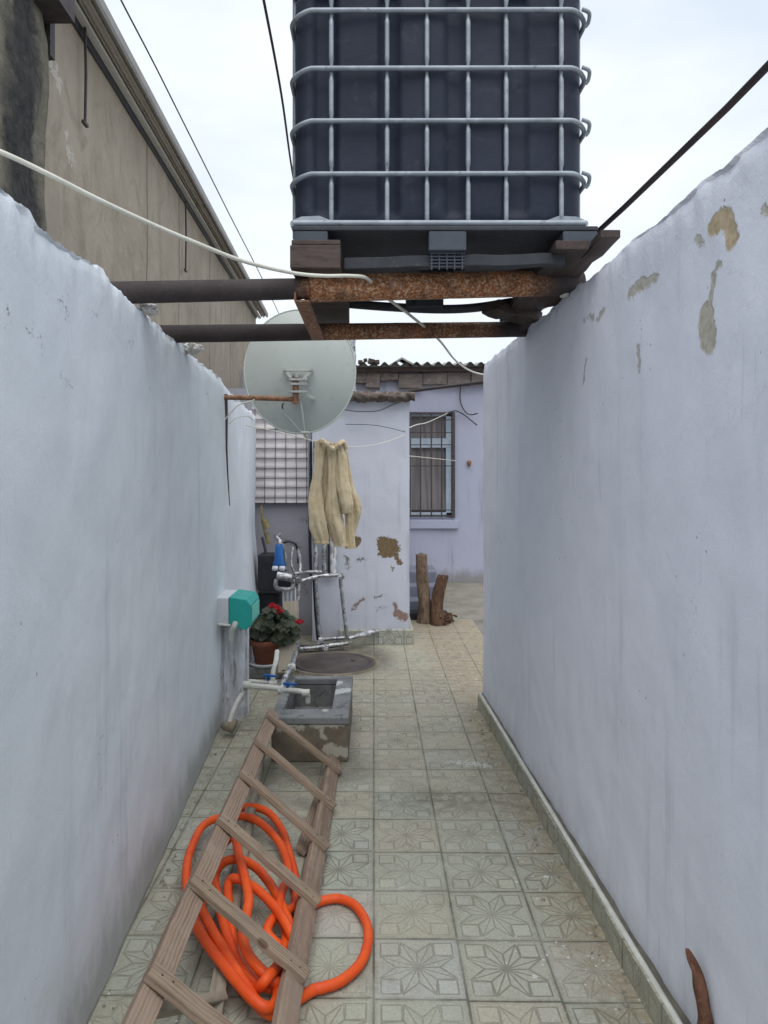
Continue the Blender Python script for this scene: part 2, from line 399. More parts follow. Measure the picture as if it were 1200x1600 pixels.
    # each tile sits at its own small tilt
    tilt = g.M('ADD', g.M('MULTIPLY', lu, g.M('SUBTRACT', r2, 0.5)), g.M('MULTIPLY', lv, g.M('SUBTRACT', r3, 0.5)))
    return g.out(c, rg, g.bump(g.M('ADD', h, g.M('MULTIPLY', tilt, 1.2)), 0.45, 0.004), 0, 0.4)

def rust_pipe(name, c_paint, c_dark, x0, x1, amount=1.0):
    g = NG(name); x, y, z = g.xyz(g.pos)
    reg = g.M('MULTIPLY', g.ramp(x, x0-0.05, x0+0.05), g.ramp(x, x1-0.25, x1, 1, 0))
    n = g.noise(g.pos, 95, 5, 0.7); nb = g.noise(g.pos, 7, 5, 0.6)
    v = g.voro(g.pos, 85, 'DISTANCE_TO_EDGE')
    rust = g.mix(g.ramp(n, 0.40, 0.60), (0.50, 0.21, 0.08), (0.20, 0.075, 0.035))
    rust = g.mix(g.ramp(g.noise(g.pos, 75, 4, 0.7), 0.50, 0.60, 0, 0.85), rust, (0.62, 0.46, 0.32))
    base = g.mix(g.ramp(nb, 0.35, 0.65), c_paint, c_dark)
    base = g.mix(g.ramp(n, 0.56, 0.70, 0, 0.35), base, (0.16, 0.12, 0.10))
    rust = g.mix(g.ramp(g.noise(g.pos, 11, 5, 0.65), 0.46, 0.64, 0, 0.65), rust, (0.11, 0.05, 0.03))
    rust = g.mix(g.ramp(g.noise(g.pos, 6, 5, 0.65), 0.55, 0.70, 0, 0.45), rust, (0.56, 0.40, 0.27))
    m = g.M('MULTIPLY', g.M('MULTIPLY', reg, g.ramp(nb, 0.30, 0.42, 0.6, 1)), amount)
    h = g.M('ADD', g.M('MULTIPLY', n, 0.6), g.M('MULTIPLY', v, 0.5))
    return g.out(g.mix(m, base, rust), 0.78, g.bump(h, 0.7, 0.004), 0.1, 0.35)

# ------------------------------------------------------------------ materials
m_floor = tile_mat('star tile'); m_kerb = tile_mat('kerb tile', 'kerb'); m_plinth = tile_mat('plinth tile', 'x')
def RW(px, py):                                             # pixel -> point on the right wall's face
    Y = 0.974 / ((px - CX)/F + 0.0330); return P(px, py, Y)
def LW(px, py):                                             # pixel -> point on the left wall's face
    Y = 0.744 / (-(px - CX)/F - 0.057); return P(px, py, Y)
tan, gry, gr2 = (0.56, 0.46, 0.32), (0.54, 0.52, 0.45), (0.56, 0.55, 0.50)
m_right = whitewash('right wall whitewash', (0.785, 0.81, 0.90), (0.755, 0.785, 0.88), patches=[
    ([(RW(1114,352), RW(1131,342), 0.029), (RW(1134,345), RW(1143,374), 0.026)], tan, 0.022),
    ([(RW(1116,436), RW(1106,495), 0.014), (RW(1104,495), RW(1108,530), 0.043)], gry, 0.022),
    ([(RW(985,460), RW(1003,444), 0.019), (RW(1005,443), RW(1025,433), 0.013)], gr2, 0.03),
    ([(RW(915,500), RW(930,494), 0.010), (RW(936,500), RW(948,486), 0.010), (RW(1002,545), RW(1000,577), 0.015), (RW(918,563), RW(913,598), 0.010), (RW(1088,368), RW(1095,380), 0.012), (RW(1190,325), RW(1200,330), 0.012), (RW(1115,432), RW(1124,414), 0.008)], gr2, 0.03)],
    streak=0.38, top=2.5, low=0.30, cracks=[(RW(968,500), RW(972,640), 0.0015), (RW(1048,640), RW(1050,700), 0.001)])
m_left = whitewash('left wall whitewash', (0.745, 0.795, 0.83), (0.72, 0.77, 0.82),
    scuffs=[(LW(48,515), LW(80,560), 0.008), (LW(95,585), LW(115,610), 0.008), (LW(10,480), LW(12,500), 0.010), (LW(68,452), LW(78,458), 0.006), (LW(92,470), LW(110,492), 0.010), (LW(230,600), LW(237,616), 0.008),
            (LW(195,536), LW(205,540), 0.010), (LW(322,612), LW(326,620), 0.010), (LW(140,490), LW(150,495), 0.006)], streak=0.35, top=2.32, low=0.6)
m_left2 = whitewash('far left wall whitewash', (0.77, 0.80, 0.85), (0.68, 0.71, 0.77), streak=0.7, top=2.3, low=0.8, dirt=(0.2,0.2,0.19))
A = lambda px, py: P(px, py, 7.35)
brn, pnk = (0.20, 0.145, 0.085), (0.30, 0.21, 0.18)
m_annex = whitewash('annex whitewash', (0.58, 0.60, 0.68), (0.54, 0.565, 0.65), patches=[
    ([(A(602,852), A(612,856), 0.085), (A(594,866), A(600,868), 0.035), (A(622,868), A(624,880), 0.03), (A(607,884), A(614,888), 0.012)], brn, 0.07),
    ([(A(548,850), A(556,846), 0.05)], brn, 0.05),
    ([(A(566,936), A(551,952), 0.016), (A(614,944), A(620,955), 0.018), (A(621,957), A(632,965), 0.05)], pnk, 0.06),
    ([(A(584,934), A(600,930), 0.008), (A(540,868), A(546,885), 0.012), (A(560,875), A(570,872), 0.012)], (0.2,0.2,0.19), 0.06)],
    streak=0.7, low=0.25, scuffs=[(A(538,870), A(543,890), .02), (A(558,878), A(570,874), .018), (A(590,952), A(598,947), .02), (A(585,931), A(606,931), .008)])
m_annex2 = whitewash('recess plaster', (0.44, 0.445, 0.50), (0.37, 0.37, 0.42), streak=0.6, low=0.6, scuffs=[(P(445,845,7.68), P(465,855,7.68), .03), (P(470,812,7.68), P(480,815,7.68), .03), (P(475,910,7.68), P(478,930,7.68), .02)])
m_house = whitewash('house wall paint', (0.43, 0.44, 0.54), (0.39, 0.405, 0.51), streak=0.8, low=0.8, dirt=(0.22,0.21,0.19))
m_ground = grunge('bare ground', (0.16,0.15,0.13), (0.22,0.21,0.18), scale=2, bump=0.5)
m_dirt = grunge('dark dirt', (0.10,0.095,0.08), (0.16,0.15,0.12), scale=9, bump=0.4)
m_conc = grunge('old concrete', (0.19,0.175,0.145), (0.26,0.24,0.20), (0.14,0.13,0.11), scale=3, bump=0.4, bscale=40)
m_galv = grunge('galvanised tube', (0.26,0.295,0.335), (0.34,0.38,0.42), (0.17,0.19,0.21), scale=14, rough=0.55, bump=0.1, metal=0.35)
m_tank = grunge('dark tank plastic', (0.016,0.022,0.040), (0.023,0.030,0.050), (0.036,0.044,0.064), scale=4, spec=0.22, rough=0.55, bump=0.2, bscale=7, spots=0.62, bd=0.02)
m_pallet = grunge('dark pallet', (0.035,0.040,0.048), (0.050,0.056,0.064), (0.075,0.075,0.075), scale=9, rough=0.7, bump=0.25)
m_palblk = grunge('bluish pallet foot', (0.050,0.062,0.080), (0.065,0.078,0.098), scale=9, rough=0.6, bump=0.15)
m_oldwood = grunge('weathered dark wood', (0.055,0.040,0.036), (0.09,0.066,0.057), (0.04,0.03,0.026), scale=6, stretch=(1,0.25,4), bump=0.6, bscale=30)
m_darkwood = grunge('blackened wood', (0.045,0.032,0.028), (0.075,0.055,0.048), (0.02,0.016,0.015), scale=6, stretch=(3,0.4,3), bump=0.6, bscale=30)
m_beam1 = rust_pipe('painted steel with rust', (0.062,0.052,0.052), (0.045,0.036,0.036), -0.28, 0.85)
m_beam2 = rust_pipe('dark steel with rust', (0.055,0.045,0.045), (0.040,0.032,0.032), -0.25, 0.75, 0.75)
m_rust = grunge('rusty iron', (0.17,0.085,0.05), (0.30,0.15,0.08), (0.42,0.33,0.25), scale=30, rough=0.8, bump=0.6, bscale=90, spots=0.6)
m_darkiron = grunge('dark iron', (0.045,0.036,0.038), (0.07,0.055,0.055), (0.13,0.08,0.06), scale=20, rough=0.65, bump=0.3, spots=0.66)
m_ironpipe = grunge('dark painted iron', (0.040,0.032,0.034), (0.060,0.046,0.044), scale=3, rough=0.8, bump=0.02, bscale=8, spec=0.15)
m_blackwire = grunge('black cable', (0.03,0.03,0.035), (0.05,0.05,0.055), scale=10)
m_whitecable = grunge('off white hose', (0.62,0.61,0.52), (0.70,0.69,0.60), (0.45,0.43,0.35), scale=12, rough=0.55, bump=0.1, spots=0.66)
m_dish = grunge('grey dish paint', (0.42,0.46,0.44), (0.46,0.50,0.475), (0.38,0.41,0.385), scale=3, rough=0.55, bump=0.05, bscale=120)
m_dishrim = grunge('dish rim', (0.50,0.54,0.50), (0.56,0.60,0.56), scale=5, rough=0.5, bump=0.05)
m_zinc = grunge('zinc clamp', (0.45,0.46,0.46), (0.56,0.57,0.57), (0.30,0.22,0.16), scale=18, rough=0.45, metal=0.5, bump=0.2)
m_foil = grunge('silver foil wrap', (0.66,0.67,0.68), (0.30,0.31,0.33), (0.07,0.07,0.08), scale=15, rough=0.36, metal=0.75, bump=1.0, bscale=55, spots=0.57, bd=0.008)  # bright and black blotches put the foil's reflections and shading into its colour
m_whitepipe = grunge('white plastic pipe', (0.62,0.63,0.58), (0.52,0.53,0.48), (0.30,0.29,0.25), scale=14, rough=0.5, bump=0.2, spots=0.62)
m_paintpipe = grunge('whitewashed pipe', (0.66,0.68,0.72), (0.50,0.52,0.54), (0.28,0.27,0.25), scale=7, stretch=(2,2,0.4), rough=0.85, bump=0.7, bscale=25, spots=0.58)
m_teal = grunge('teal plastic', (0.012,0.34,0.30), (0.018,0.38,0.335), (0.03,0.28,0.25), scale=6, rough=0.45, bump=0.05, spots=0.68)
m_teallight = grunge('pale teal plastic', (0.10,0.56,0.46), (0.14,0.60,0.50), scale=6, rough=0.45, bump=0.05)
m_whiteplas = grunge('white plastic', (0.66,0.68,0.72), (0.58,0.60,0.64), (0.42,0.44,0.40), scale=9, rough=0.5, bump=0.1, spots=0.66)
m_blueplas = grunge('blue plastic', (0.008,0.085,0.30), (0.012,0.12,0.38), scale=6, rough=0.35, bump=0.05)
m_black = grunge('black plastic', (0.018,0.018,0.024), (0.03,0.03,0.038), scale=8, rough=0.55, bump=0.15)
m_terra = grunge('terracotta', (0.19,0.065,0.035), (0.24,0.09,0.05), (0.18,0.09,0.06), scale=8, rough=0.75, bump=0.2)
m_leaf = grunge('geranium leaf', (0.026,0.042,0.022), (0.045,0.062,0.034), (0.11,0.05,0.032), scale=26, rough=0.55, bump=0.1, spots=0.60)
m_petal = grunge('red petal', (0.42,0.010,0.022), (0.50,0.02,0.03), scale=30, rough=0.6, bump=0.05)
m_stemgr = grunge('green stem', (0.10,0.16,0.06), (0.14,0.18,0.08), scale=20)
m_cement = grunge('sink cement', (0.13,0.135,0.135), (0.20,0.205,0.20), (0.09,0.09,0.09), scale=7, rough=0.75, bump=0.6, bscale=45, spots=0.58)
m_cementbr = grunge('sink brown face', (0.24,0.205,0.15), (0.15,0.125,0.09), (0.36,0.33,0.27), scale=5, rough=0.85, bump=0.5, bscale=30, spots=0.62)
m_lid = grunge('iron manhole lid', (0.065,0.052,0.050), (0.095,0.078,0.072), (0.045,0.036,0.034), scale=7, rough=0.7, bump=0.5, bscale=60)
m_blue_step = grunge('pale blue step paint', (0.19,0.20,0.25), (0.15,0.16,0.20), (0.18,0.19,0.22), scale=7, bump=0.3)
m_slab = grunge('crumbling slab edge', (0.10,0.075,0.065), (0.17,0.14,0.12), (0.30,0.29,0.29), scale=9, rough=0.95, bump=1.0, bscale=28, bd=0.02)
m_brick = grunge('old brick fascia', (0.20,0.165,0.15), (0.13,0.105,0.095), (0.34,0.30,0.28), scale=7, stretch=(0.7,1,3), bump=0.8, bscale=30, spots=0.60)
m_asb = grunge('grey roofing sheet', (0.24,0.23,0.21), (0.33,0.32,0.30), (0.14,0.13,0.12), scale=5, rough=0.9, bump=0.5)
m_glass = NG('dark window glass').out((0.05,0.055,0.06), 0.08, None, 0, 0.6)
m_curtain = grunge('grey net curtain', (0.26,0.24,0.24), (0.15,0.14,0.14), scale=3, stretch=(6,6,0.3), rough=0.9)
m_winframe = grunge('white window frame', (0.50,0.58,0.66), (0.42,0.50,0.58), (0.30,0.36,0.42), scale=10, rough=0.5, bump=0.1, spots=0.66)
m_meshpanel = grunge('white ribbed sheeting', (0.80,0.77,0.79), (0.70,0.66,0.69), (0.84,0.83,0.83), scale=4, stretch=(1,1,5), rough=0.5, bump=0.5, bscale=16)
m_bark = grunge('stripped log', (0.22,0.15,0.10), (0.12,0.08,0.052), (0.05,0.034,0.024), scale=9, stretch=(2.2,2.2,0.5), rough=0.9, bump=1.0, bscale=22, spots=0.57, bd=0.012)
m_bark2 = grunge('dark bark', (0.12,0.062,0.036), (0.06,0.034,0.022), (0.22,0.13,0.075), scale=9, stretch=(2.2,2.2,0.5), rough=0.95, bump=1.0, bscale=22, spots=0.6, bd=0.012)
m_stick = grunge('rusty brown strip', (0.155,0.070,0.042), (0.09,0.040,0.026), (0.22,0.13,0.09), scale=45, rough=0.9, bump=0.9, spots=0.6)
m_metalroof = grunge('galvanised eave', (0.78,0.76,0.70), (0.68,0.66,0.60), (0.5,0.47,0.42), scale=3, stretch=(1,0.3,1), rough=0.6, bump=0.1, metal=0.2)
m_gut = grunge('grey gutter', (0.33,0.32,0.30), (0.27,0.26,0.24), scale=3, rough=0.6)
m_metaldark = grunge('brownish eave sheet', (0.48,0.44,0.38), (0.56,0.52,0.46), (0.34,0.30,0.26), scale=3, stretch=(1,0.3,1), rough=0.6, bump=0.1, metal=0.2)

def wood_mat(name, c1, c2, k=1.0):
    g = NG(name); at = g.t.nodes.new('ShaderNodeAttribute'); at.attribute_name = 'gc'; v = at.outputs['Vector']
    n = g.noise(g.map(v, (1.6, 55, 55)), 1.0, 6, 0.6, 0.6); n2 = g.noise(v, 7, 5, 0.6)
    w = g.t.nodes.new('ShaderNodeTexWave'); w.wave_type = 'RINGS'; w.rings_direction = 'X'
    g.put(w.inputs['Vector'], g.map(v, (0.35, 1, 1))); w.inputs['Scale'].default_value = 26
    w.inputs['Distortion'].default_value = 3.5; w.inputs['Detail'].default_value = 3; w.inputs['Detail Scale'].default_value = 1.5
    f = g.M('ADD', g.M('MULTIPLY', n, 0.75), g.M('MULTIPLY', w.outputs['Fac'], 0.25))
    c = g.mix(g.ramp(f, 0.25, 0.66), c2, c1)
    c = g.mix(g.ramp(n2, 0.48, 0.72, 0, 0.6), c, (c1[0]*0.68, c1[1]*0.70, c1[2]*0.74))
    c = g.mix(g.ramp(g.noise(g.pos, 3.1, 4, 0.6), 0.50, 0.68, 0, 0.35), c, (c1[0]*1.15, c1[1]*1.2, c1[2]*1.25))
    kn = g.voro(g.map(v, (0.55, 1, 1)), 6)
    c = g.mix(g.ramp(kn, 0.05, 0.09, 0.75, 0), c, (0.09, 0.05, 0.03))
    return g.out(c, 0.78, g.bump(g.M('ADD', f, g.M('MULTIPLY', n2, 0.2)), 0.45, 0.003), 0, 0.3)
m_woodY = wood_mat('ladder rail wood', (0.33,0.245,0.185), (0.19,0.135,0.10))
m_woodX = wood_mat('ladder step wood', (0.31,0.235,0.17), (0.185,0.135,0.095))
m_woodG = wood_mat('grey board wood', (0.33,0.29,0.23), (0.20,0.17,0.13))

def trouser_mat():
    g = NG('cream fleece'); n = g.noise(g.pos, 130, 5, 0.7); n2 = g.noise(g.pos, 12, 5, 0.6)
    c = g.mix(g.ramp(n2, 0.35, 0.65), (0.76, 0.64, 0.44), (0.62, 0.50, 0.32))
    c = g.mix(g.ramp(n, 0.42, 0.66, 0, 0.45), c, (0.76, 0.67, 0.48))
    return g.out(c, 0.95, g.bump(n, 0.9, 0.010), 0, 0.1)
m_cloth = trouser_mat()
def hose_mat():
    g = NG('orange hose'); n = g.noise(g.pos, 9, 4, 0.6); n2 = g.noise(g.pos, 60, 5, 0.7)
    c = g.mix(g.ramp(n, 0.35, 0.65), (0.80, 0.105, 0.012), (0.72, 0.075, 0.010))
    c = g.mix(g.ramp(n2, 0.62, 0.80, 0, 0.4), c, (0.60, 0.24, 0.12))
    d_ = g.noise(g.pos, 22, 7, 0.7, 0.5); c = g.mix(g.ramp(d_, 0.54, 0.72, 0, 0.45), c, (0.42, 0.13, 0.06))
    return g.out(c, g.ramp(d_, 0.4, 0.7, 0.42, 0.7), g.bump(n2, 0.25, 0.002), 0, 0.4)
m_hose = hose_mat()
def beige_mat():
    g = NG('beige stained render'); x, y, z = g.xyz(g.pos)
    n = g.noise(g.pos, 0.9, 6, 0.6, 0.4); n2 = g.noise(g.map(g.pos, (1, 1.6, 0.35)), 2.2, 7, 0.65, 0.5); n3 = g.noise(g.pos, 9, 7, 0.65)
    c = g.mix(g.ramp(n, 0.35, 0.65), (0.41, 0.355, 0.285), (0.35, 0.305, 0.245))
    c = g.mix(g.ramp(n2, 0.45, 0.72, 0, 0.5), c, (0.27, 0.22, 0.16))
    n4 = g.noise(g.map(g.pos, (1, 1, 0.8)), 3.4, 9, 0.72, 1.0); c = g.mix(g.ramp(n4, 0.48, 0.66, 0, 0.55), c, (0.25, 0.21, 0.16))
    BW = lambda px, py: (lambda Y: P(px, py, Y))(1.76/(-(px-CX)/F-0.0272))
    pm, _ = patch_mask(g, [(BW(78,95), BW(88,118), .05), (BW(90,120), BW(93,128), .03), (BW(104,205), BW(112,248), .025), (BW(116,250), BW(117,285), .012)], .16, 7)
    c = g.mix(g.M('MULTIPLY', pm, .7), c, (0.58, 0.55, 0.50))
    c = g.mix(g.ramp(n3, 0.55, 0.78, 0, 0.5), c, (0.50, 0.44, 0.345))
    # vertical panel joints
    jm = None
    for yy in (6.2, 7.35, 8.9, 10.4, 11.6):
        d = g.M('ABSOLUTE', g.M('SUBTRACT', g.M('ADD', y, g.M('MULTIPLY', g.M('SUBTRACT', n3, 0.5), 0.03)), yy))
        q = g.ramp(d, 0.006, 0.02, 0.7, 0); jm = q if jm is None else g.M('MAXIMUM', jm, q)
    c = g.mix(jm, c, (0.09, 0.075, 0.06))
    h = g.M('SUBTRACT', g.M('ADD', n3, g.M('MULTIPLY', n, 0.5)), jm)
    return g.out(c, 0.92, g.bump(h, 0.6, 0.02), 0, 0.2)
m_beige = beige_mat()
def soot_mat():
    g = NG('black weather stained pilaster'); x, y, z = g.xyz(g.pos)
    n = g.noise(g.pos, 3.5, 7, 0.65, 0.6); n3 = g.noise(g.pos, 14, 7, 0.7)
    e = g.M('ADD', y, g.M('MULTIPLY', g.M('SUBTRACT', n, 0.5), 0.45))
    m = g.M('MULTIPLY', g.ramp(e, 3.42, 3.60), g.ramp(e, 3.84, 3.98, 1, 0.35))
    c = g.mix(g.ramp(n3, 0.4, 0.7), (0.33,0.30,0.23), (0.22,0.205,0.16))
    dk = g.mix(g.ramp(n3, 0.35, 0.7), (0.042,0.042,0.044), (0.085,0.085,0.078))
    c = g.mix(m, c, dk)
    c = g.mix(g.ramp(g.voro(g.pos, 5), 0.06, 0.09, 0.5, 0), c, (0.30,0.29,0.27))
    return g.out(c, 0.95, g.bump(g.M('ADD', n, n3), 1.0, 0.03), 0, 0.2)
m_soot = soot_mat()

# ================================================================== SETTING
b = MB(); b.box2((-150, -150, -0.30), (150, 250, -0.012)); tag(b.build('ground', m_ground), kind='structure')
b = MB(); b.grid(lambda u, v: (-1.45 + u*2.6, -2.5 + v*11.05, 0.0025*fb((u*6, v*30, 0))), 60, 260)
tag(b.build('floor', m_floor), kind='structure')
b = MB(); b.grid(lambda u, v: (-0.3 + u*4.3, 8.5 + v*3.2, -0.006 + 0.004*fb((u*8, v*8, 2))), 40, 30)
tag(b.build('path', m_conc), kind='structure')

def long_wall(name, mat, xf, y0, y1, ztop, thick, side, batter=0.0, rag=0.03, seed=0, dy=0.03):
    """wall along Y; xf(Y) is its face; side=+1 when its body lies towards +X"""
    b = MB(); ny = int((y1-y0)/dy); nz = 60
    prof = []
    for j in range(nz+1): prof.append((0.0, j/nz))
    prof += [(0.02, 1.003), (0.05, 1.006), (0.35, 1.008), (0.7, 1.015), (1.0, 1.0), (1.0, 0.0)]
    def fn(u, v):
        k = int(round(v*(len(prof)-1))); w, hz = prof[k]
        Y = y0 + (y1-y0)*u
        zt = ztop(Y) if callable(ztop) else ztop
        zt = zt + rag*fb((Y*2.3, seed, 0)) + rag*0.40*fb((Y*9, seed, 3)) + 0.30*rag*mn.noise(Vector((Y*34, seed, 1))) - 0.5*rag*max(0, mn.noise(Vector((Y*13, seed, 8)))-0.15)
        z = hz*zt
        x = xf(Y) + side*w*thick
        if w < 0.05:
            x += 0.012*fb((Y*0.9, z*0.9, seed)) + 0.004*fb((Y*5, z*5, seed+5))
            if z > zt-0.10: x += side*0.008*((z-(zt-0.10))/0.10)**2 + 0.011*fb((Y*16, z*16, seed+9))*min(1, (z-(zt-0.10))/0.07)
            if z < 1.2: x -= side*batter*((1.2-z)/1.2)**1.3 * min(1, (Y-y0)/1.2)
        elif hz > 0.9: z += 0.012*fb((Y*9, w*4, seed+2))
        return (x, Y, z)
    b.grid(fn, ny, len(prof)-1)
    for Y, fl in ((y0, 0), (y1, 1)):                          # end caps
        zt = (ztop(Y) if callable(ztop) else ztop)
        zt = zt + rag*fb((Y*2.3, seed, 0)) + rag*0.40*fb((Y*9, seed, 3)) + 0.30*rag*mn.noise(Vector((Y*34, seed, 1))) - 0.5*rag*max(0, mn.noise(Vector((Y*13, seed, 8)))-0.15)
        pts = [fn(fl, j/(len(prof)-1)) for j in range(len(prof))]
        b.add(pts, [tuple(range(len(pts)))])
    return b.build(name, mat)

rwx = lambda Y: 0.974 - 0.0330*Y
lwx = lambda Y: -0.744 - 0.057*Y
o = long_wall('boundary_wall', m_right, rwx, -2.2, 5.31, 2.475, 0.22, 1, seed=11, rag=0.013, dy=0.02)
tag(o, 'long pale lilac whitewashed wall on the right with tan peeled patches near its top', 'wall')
o = long_wall('boundary_wall', m_left, lwx, -2.2, 5.02, 2.315, 0.20, -1, seed=31, rag=0.024, dy=0.014)
tag(o, 'long whitewashed wall on the left with a rough plaster top carrying the steel pipes', 'wall')
o = long_wall('boundary_wall', m_left2, lambda Y: lwx(Y)-0.028, 5.03, 7.34, lambda Y: 2.31-0.015*(Y-5), 0.18, -1, batter=0.10, seed=47, rag=0.03)
tag(o, 'short streaky white wall behind the teal box, beyond the joint in the left wall', 'wall')

# kerb along the right wall
k = thing('kerb', 'tiled kerb along the foot of the right wall with a pale rounded top', 'kerb', (0.86, 2.0, 0))
ks = lambda Y: rwx(Y) - 0.045
b = MB(); ys = [-2.0 + i*0.31 for i in range(24)]; ys[-1] = 5.28
for i in range(len(ys)-1):
    y0, y1 = ys[i]+0.0025, ys[i+1]-0.0025; j = random.uniform(-0.004, 0.004); zt = 0.098 + random.uniform(-0.006, 0.006)
    vs = []
    for y in (y0, y1):
        vs += [(ks(y)+j, y, 0.0), (ks(y)+j, y, zt), (ks(y)+j+0.025, y, zt), (ks(y)+j+0.025, y, 0.0)]
    b.add(vs, [(0,1,5,4),(1,2,6,5),(2,3,7,6),(3,0,4,7),(3,2,1,0),(4,5,6,7)])
b.build('facing', m_kerb, k)
b = MB()
b.grid(lambda u, v: (ks(-2+7.29*u)+0.006+0.022*v, -2+7.29*u, 0.100+0.008*math.sin(v*math.pi)+0.002*fb(((-2+7.29*u)*6, v*3, 0))), 260, 5)
b.build('bead', m_whitepipe, k)
b = MB()
b.grid(lambda u, v: (ks(-2+7.29*u)+0.027+0.03*v, -2+7.29*u, 0.094+0.010*v*v+0.006*fb(((-2+7.29*u)*9, v*3, 4))), 300, 5)
b.add([(ks(5.285)+0.004, 5.285, 0), (rwx(5.285)+0.02, 5.285, 0), (rwx(5.285)+0.02, 5.285, 0.108), (ks(5.285)+0.004, 5.285, 0.1)], [(0,1,2,3)])
b.build('mortar_top', m_dirt, k)

# ================================================================== big beige building on the left
bb = thing('beige_building', 'tall beige rendered building with black stained pilaster rising behind the left wall', 'building', (-2.0, 8, 0))
bx = lambda Y: -1.76 - 0.0272*Y
b = MB(); b.grid(lambda u, v: (bx(1+12.1*u)+0.01*fb((u*8, v*4, 1)), 1+12.1*u, 4.55*v), 120, 30)
b.add([(bx(13.1), 13.1, 0), (-9, 13.1, 0), (-9, 13.1, 4.55), (bx(13.1), 13.1, 4.55)], [(0,1,2,3)])
b.add([(bx(1), 1, 0), (-9, 1, 0), (-9, 1, 4.55), (bx(1), 1, 4.55)], [(0,1,2,3)])
b.add([(bx(1), 1, 4.55), (-9, 1, 6.0), (-9, 13.1, 6.0), (bx(13.1), 13.1, 4.55)], [(0,1,2,3)])
b.build('wall', m_beige, bb)
b = MB(); b.grid(lambda u, v: (bx(3.0+1.03*u)+0.07+0.03*fb((u*4, v*9, 4)) - (0.09 if u in (0,1) else 0), 3.0+1.03*u+0.05*fb((v*9, 3, u*2)), 4.53*v), 40, 120)
b.build('pilaster', m_soot, bb)
# eave built from folded strips
def strip(name, mat, prof, y0=1.0, y1=13.25, parent=bb):
    b = MB(); vs = []; n = len(prof)
    for y in (y0, y1):
        for (dx, z) in prof: vs.append((bx(y)+0.02+(dx-0.02)*(0.56 if dx > 0 else 1), y, z))
    b.add(vs, [(i, i+1, n+i+1, n+i) for i in range(n-1)] )
    return b.build(name, mat, parent)
e1 = strip('eave', m_metalroof, [(0.02,4.60),(0.025,4.545),(0.115,4.54),(0.12,4.56)])
strip('eave', m_metaldark, [(0.12,4.60),(0.125,4.57),(0.15,4.565),(0.155,4.585),(0.185,4.58),(0.19,4.56),(0.215,4.555),(0.22,4.58),(0.25,4.58),(0.255,4.60),(0.30,4.60)])
strip('gutter', m_gut, [(0.285,4.62),(0.29,4.565),(0.325,4.56),(0.345,4.58),(0.345,4.64),(-6, 6.2)])
b = MB(); b.grid(lambda u, v: (bx(1+12.1*u)+0.012+0.012*v, 1+12.1*u, 4.50+0.045*v), 40, 1)
b.build('shadow_joint', m_black, bb)
def rod(px0, py0, px1, py1, r=0.009):
    def onb(px, py):
        Y = 1.74/(-(px-CX)/F-0.0272); return P(px, py, Y)
    a = onb(px0, py0); c = onb(px1, py1); c = Vector((a.x+0.02, a.y, c.z)); a = Vector((a.x+0.02, a.y, a.z))
    b = MB(); b.tube([a, a.lerp(c, .5)+Vector((0.004, 0.005, 0)), c], r, 6); b.bar(c+Vector((0, -0.035, 0)), c+Vector((0, 0.035, 0)), 0.02, 0.02)
    b.build('hanging_rod', m_darkiron, bb)
rod(128, 40, 127, 192); rod(287, 315, 288, 424)
b = MB(); b.box2((-2.0, 3.85, 4.185), (-1.66, 4.05, 4.50)); b.box2((-1.86, 4.06, 4.02), (-1.80, 4.12, 4.45))
b.build('bracket', m_darkiron, bb)
for (px, py, Y, L) in ((362, 586, 12.2, .46), (372, 488, 11.8, .22)):
    b = MB(); c = P(px, py, Y); b.tube([c+Vector((-L/2-0.1, 0, 0)), c+Vector((L/2, 0, 0.01))], 0.035, 8); b.build('pipe_stub', m_darkiron, bb)
b = MB(); b.box(P(380, 607, 12.9), (0.9, 0.5, 0.22)); b.build('ledge', grunge('dull red ledge', (0.20,0.09,0.07), (0.26,0.13,0.10), scale=6), bb)

# ================================================================== annex in front of the house
an = thing('annex', 'small whitewashed annex with peeling brown patches and a crumbling slab edge', 'building', (-0.13, 8.5, 0))
b = MB(); b.grid(lambda u, v: (-0.62+0.98*u + 0.004*fb((v*9, 1, u)), 7.35+0.010*fb((u*2, v*4, 1)), 2.45*v), 40, 80)
b.grid(lambda u, v: (0.36+0.004*fb((v*9, 1, 1)), 7.35+4.15*u, 2.45*v), 20, 30)
b.grid(lambda u, v: (-0.62, 7.35+0.36*u, 2.45*v), 2, 10)
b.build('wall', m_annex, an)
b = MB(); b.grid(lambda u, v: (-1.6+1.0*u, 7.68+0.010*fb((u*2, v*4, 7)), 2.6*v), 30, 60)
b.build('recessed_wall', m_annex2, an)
b = MB()
def slabpt(u, v):
    a = 2*math.pi*v; r = 0.055*(1+0.5*fb((u*16, math.cos(a)*1.2, math.sin(a)*1.2)))
    return (-0.60+1.01*u, 7.33+r*1.5*math.cos(a), 2.475+r*math.sin(a)*0.9)
b.grid(slabpt, 90, 14); b.box2((-0.61, 7.36, 2.44), (0.37, 11.4, 2.50))
for u in (0, 1): b.add([slabpt(u, j/14) for j in range(14)], [tuple(range(14))])
b.build('roof_slab', m_slab, an)
b = MB(); b.box2((-0.34, 7.27, 0.0), (0.04, 7.36, 0.135)); b.box2((0.045, 7.27, 0.0), (0.395, 7.36, 0.14)); b.box2((0.36, 7.365, 0.0), (0.395, 9.0, 0.14))
b.build('plinth', m_plinth, an, bevel=0.004)
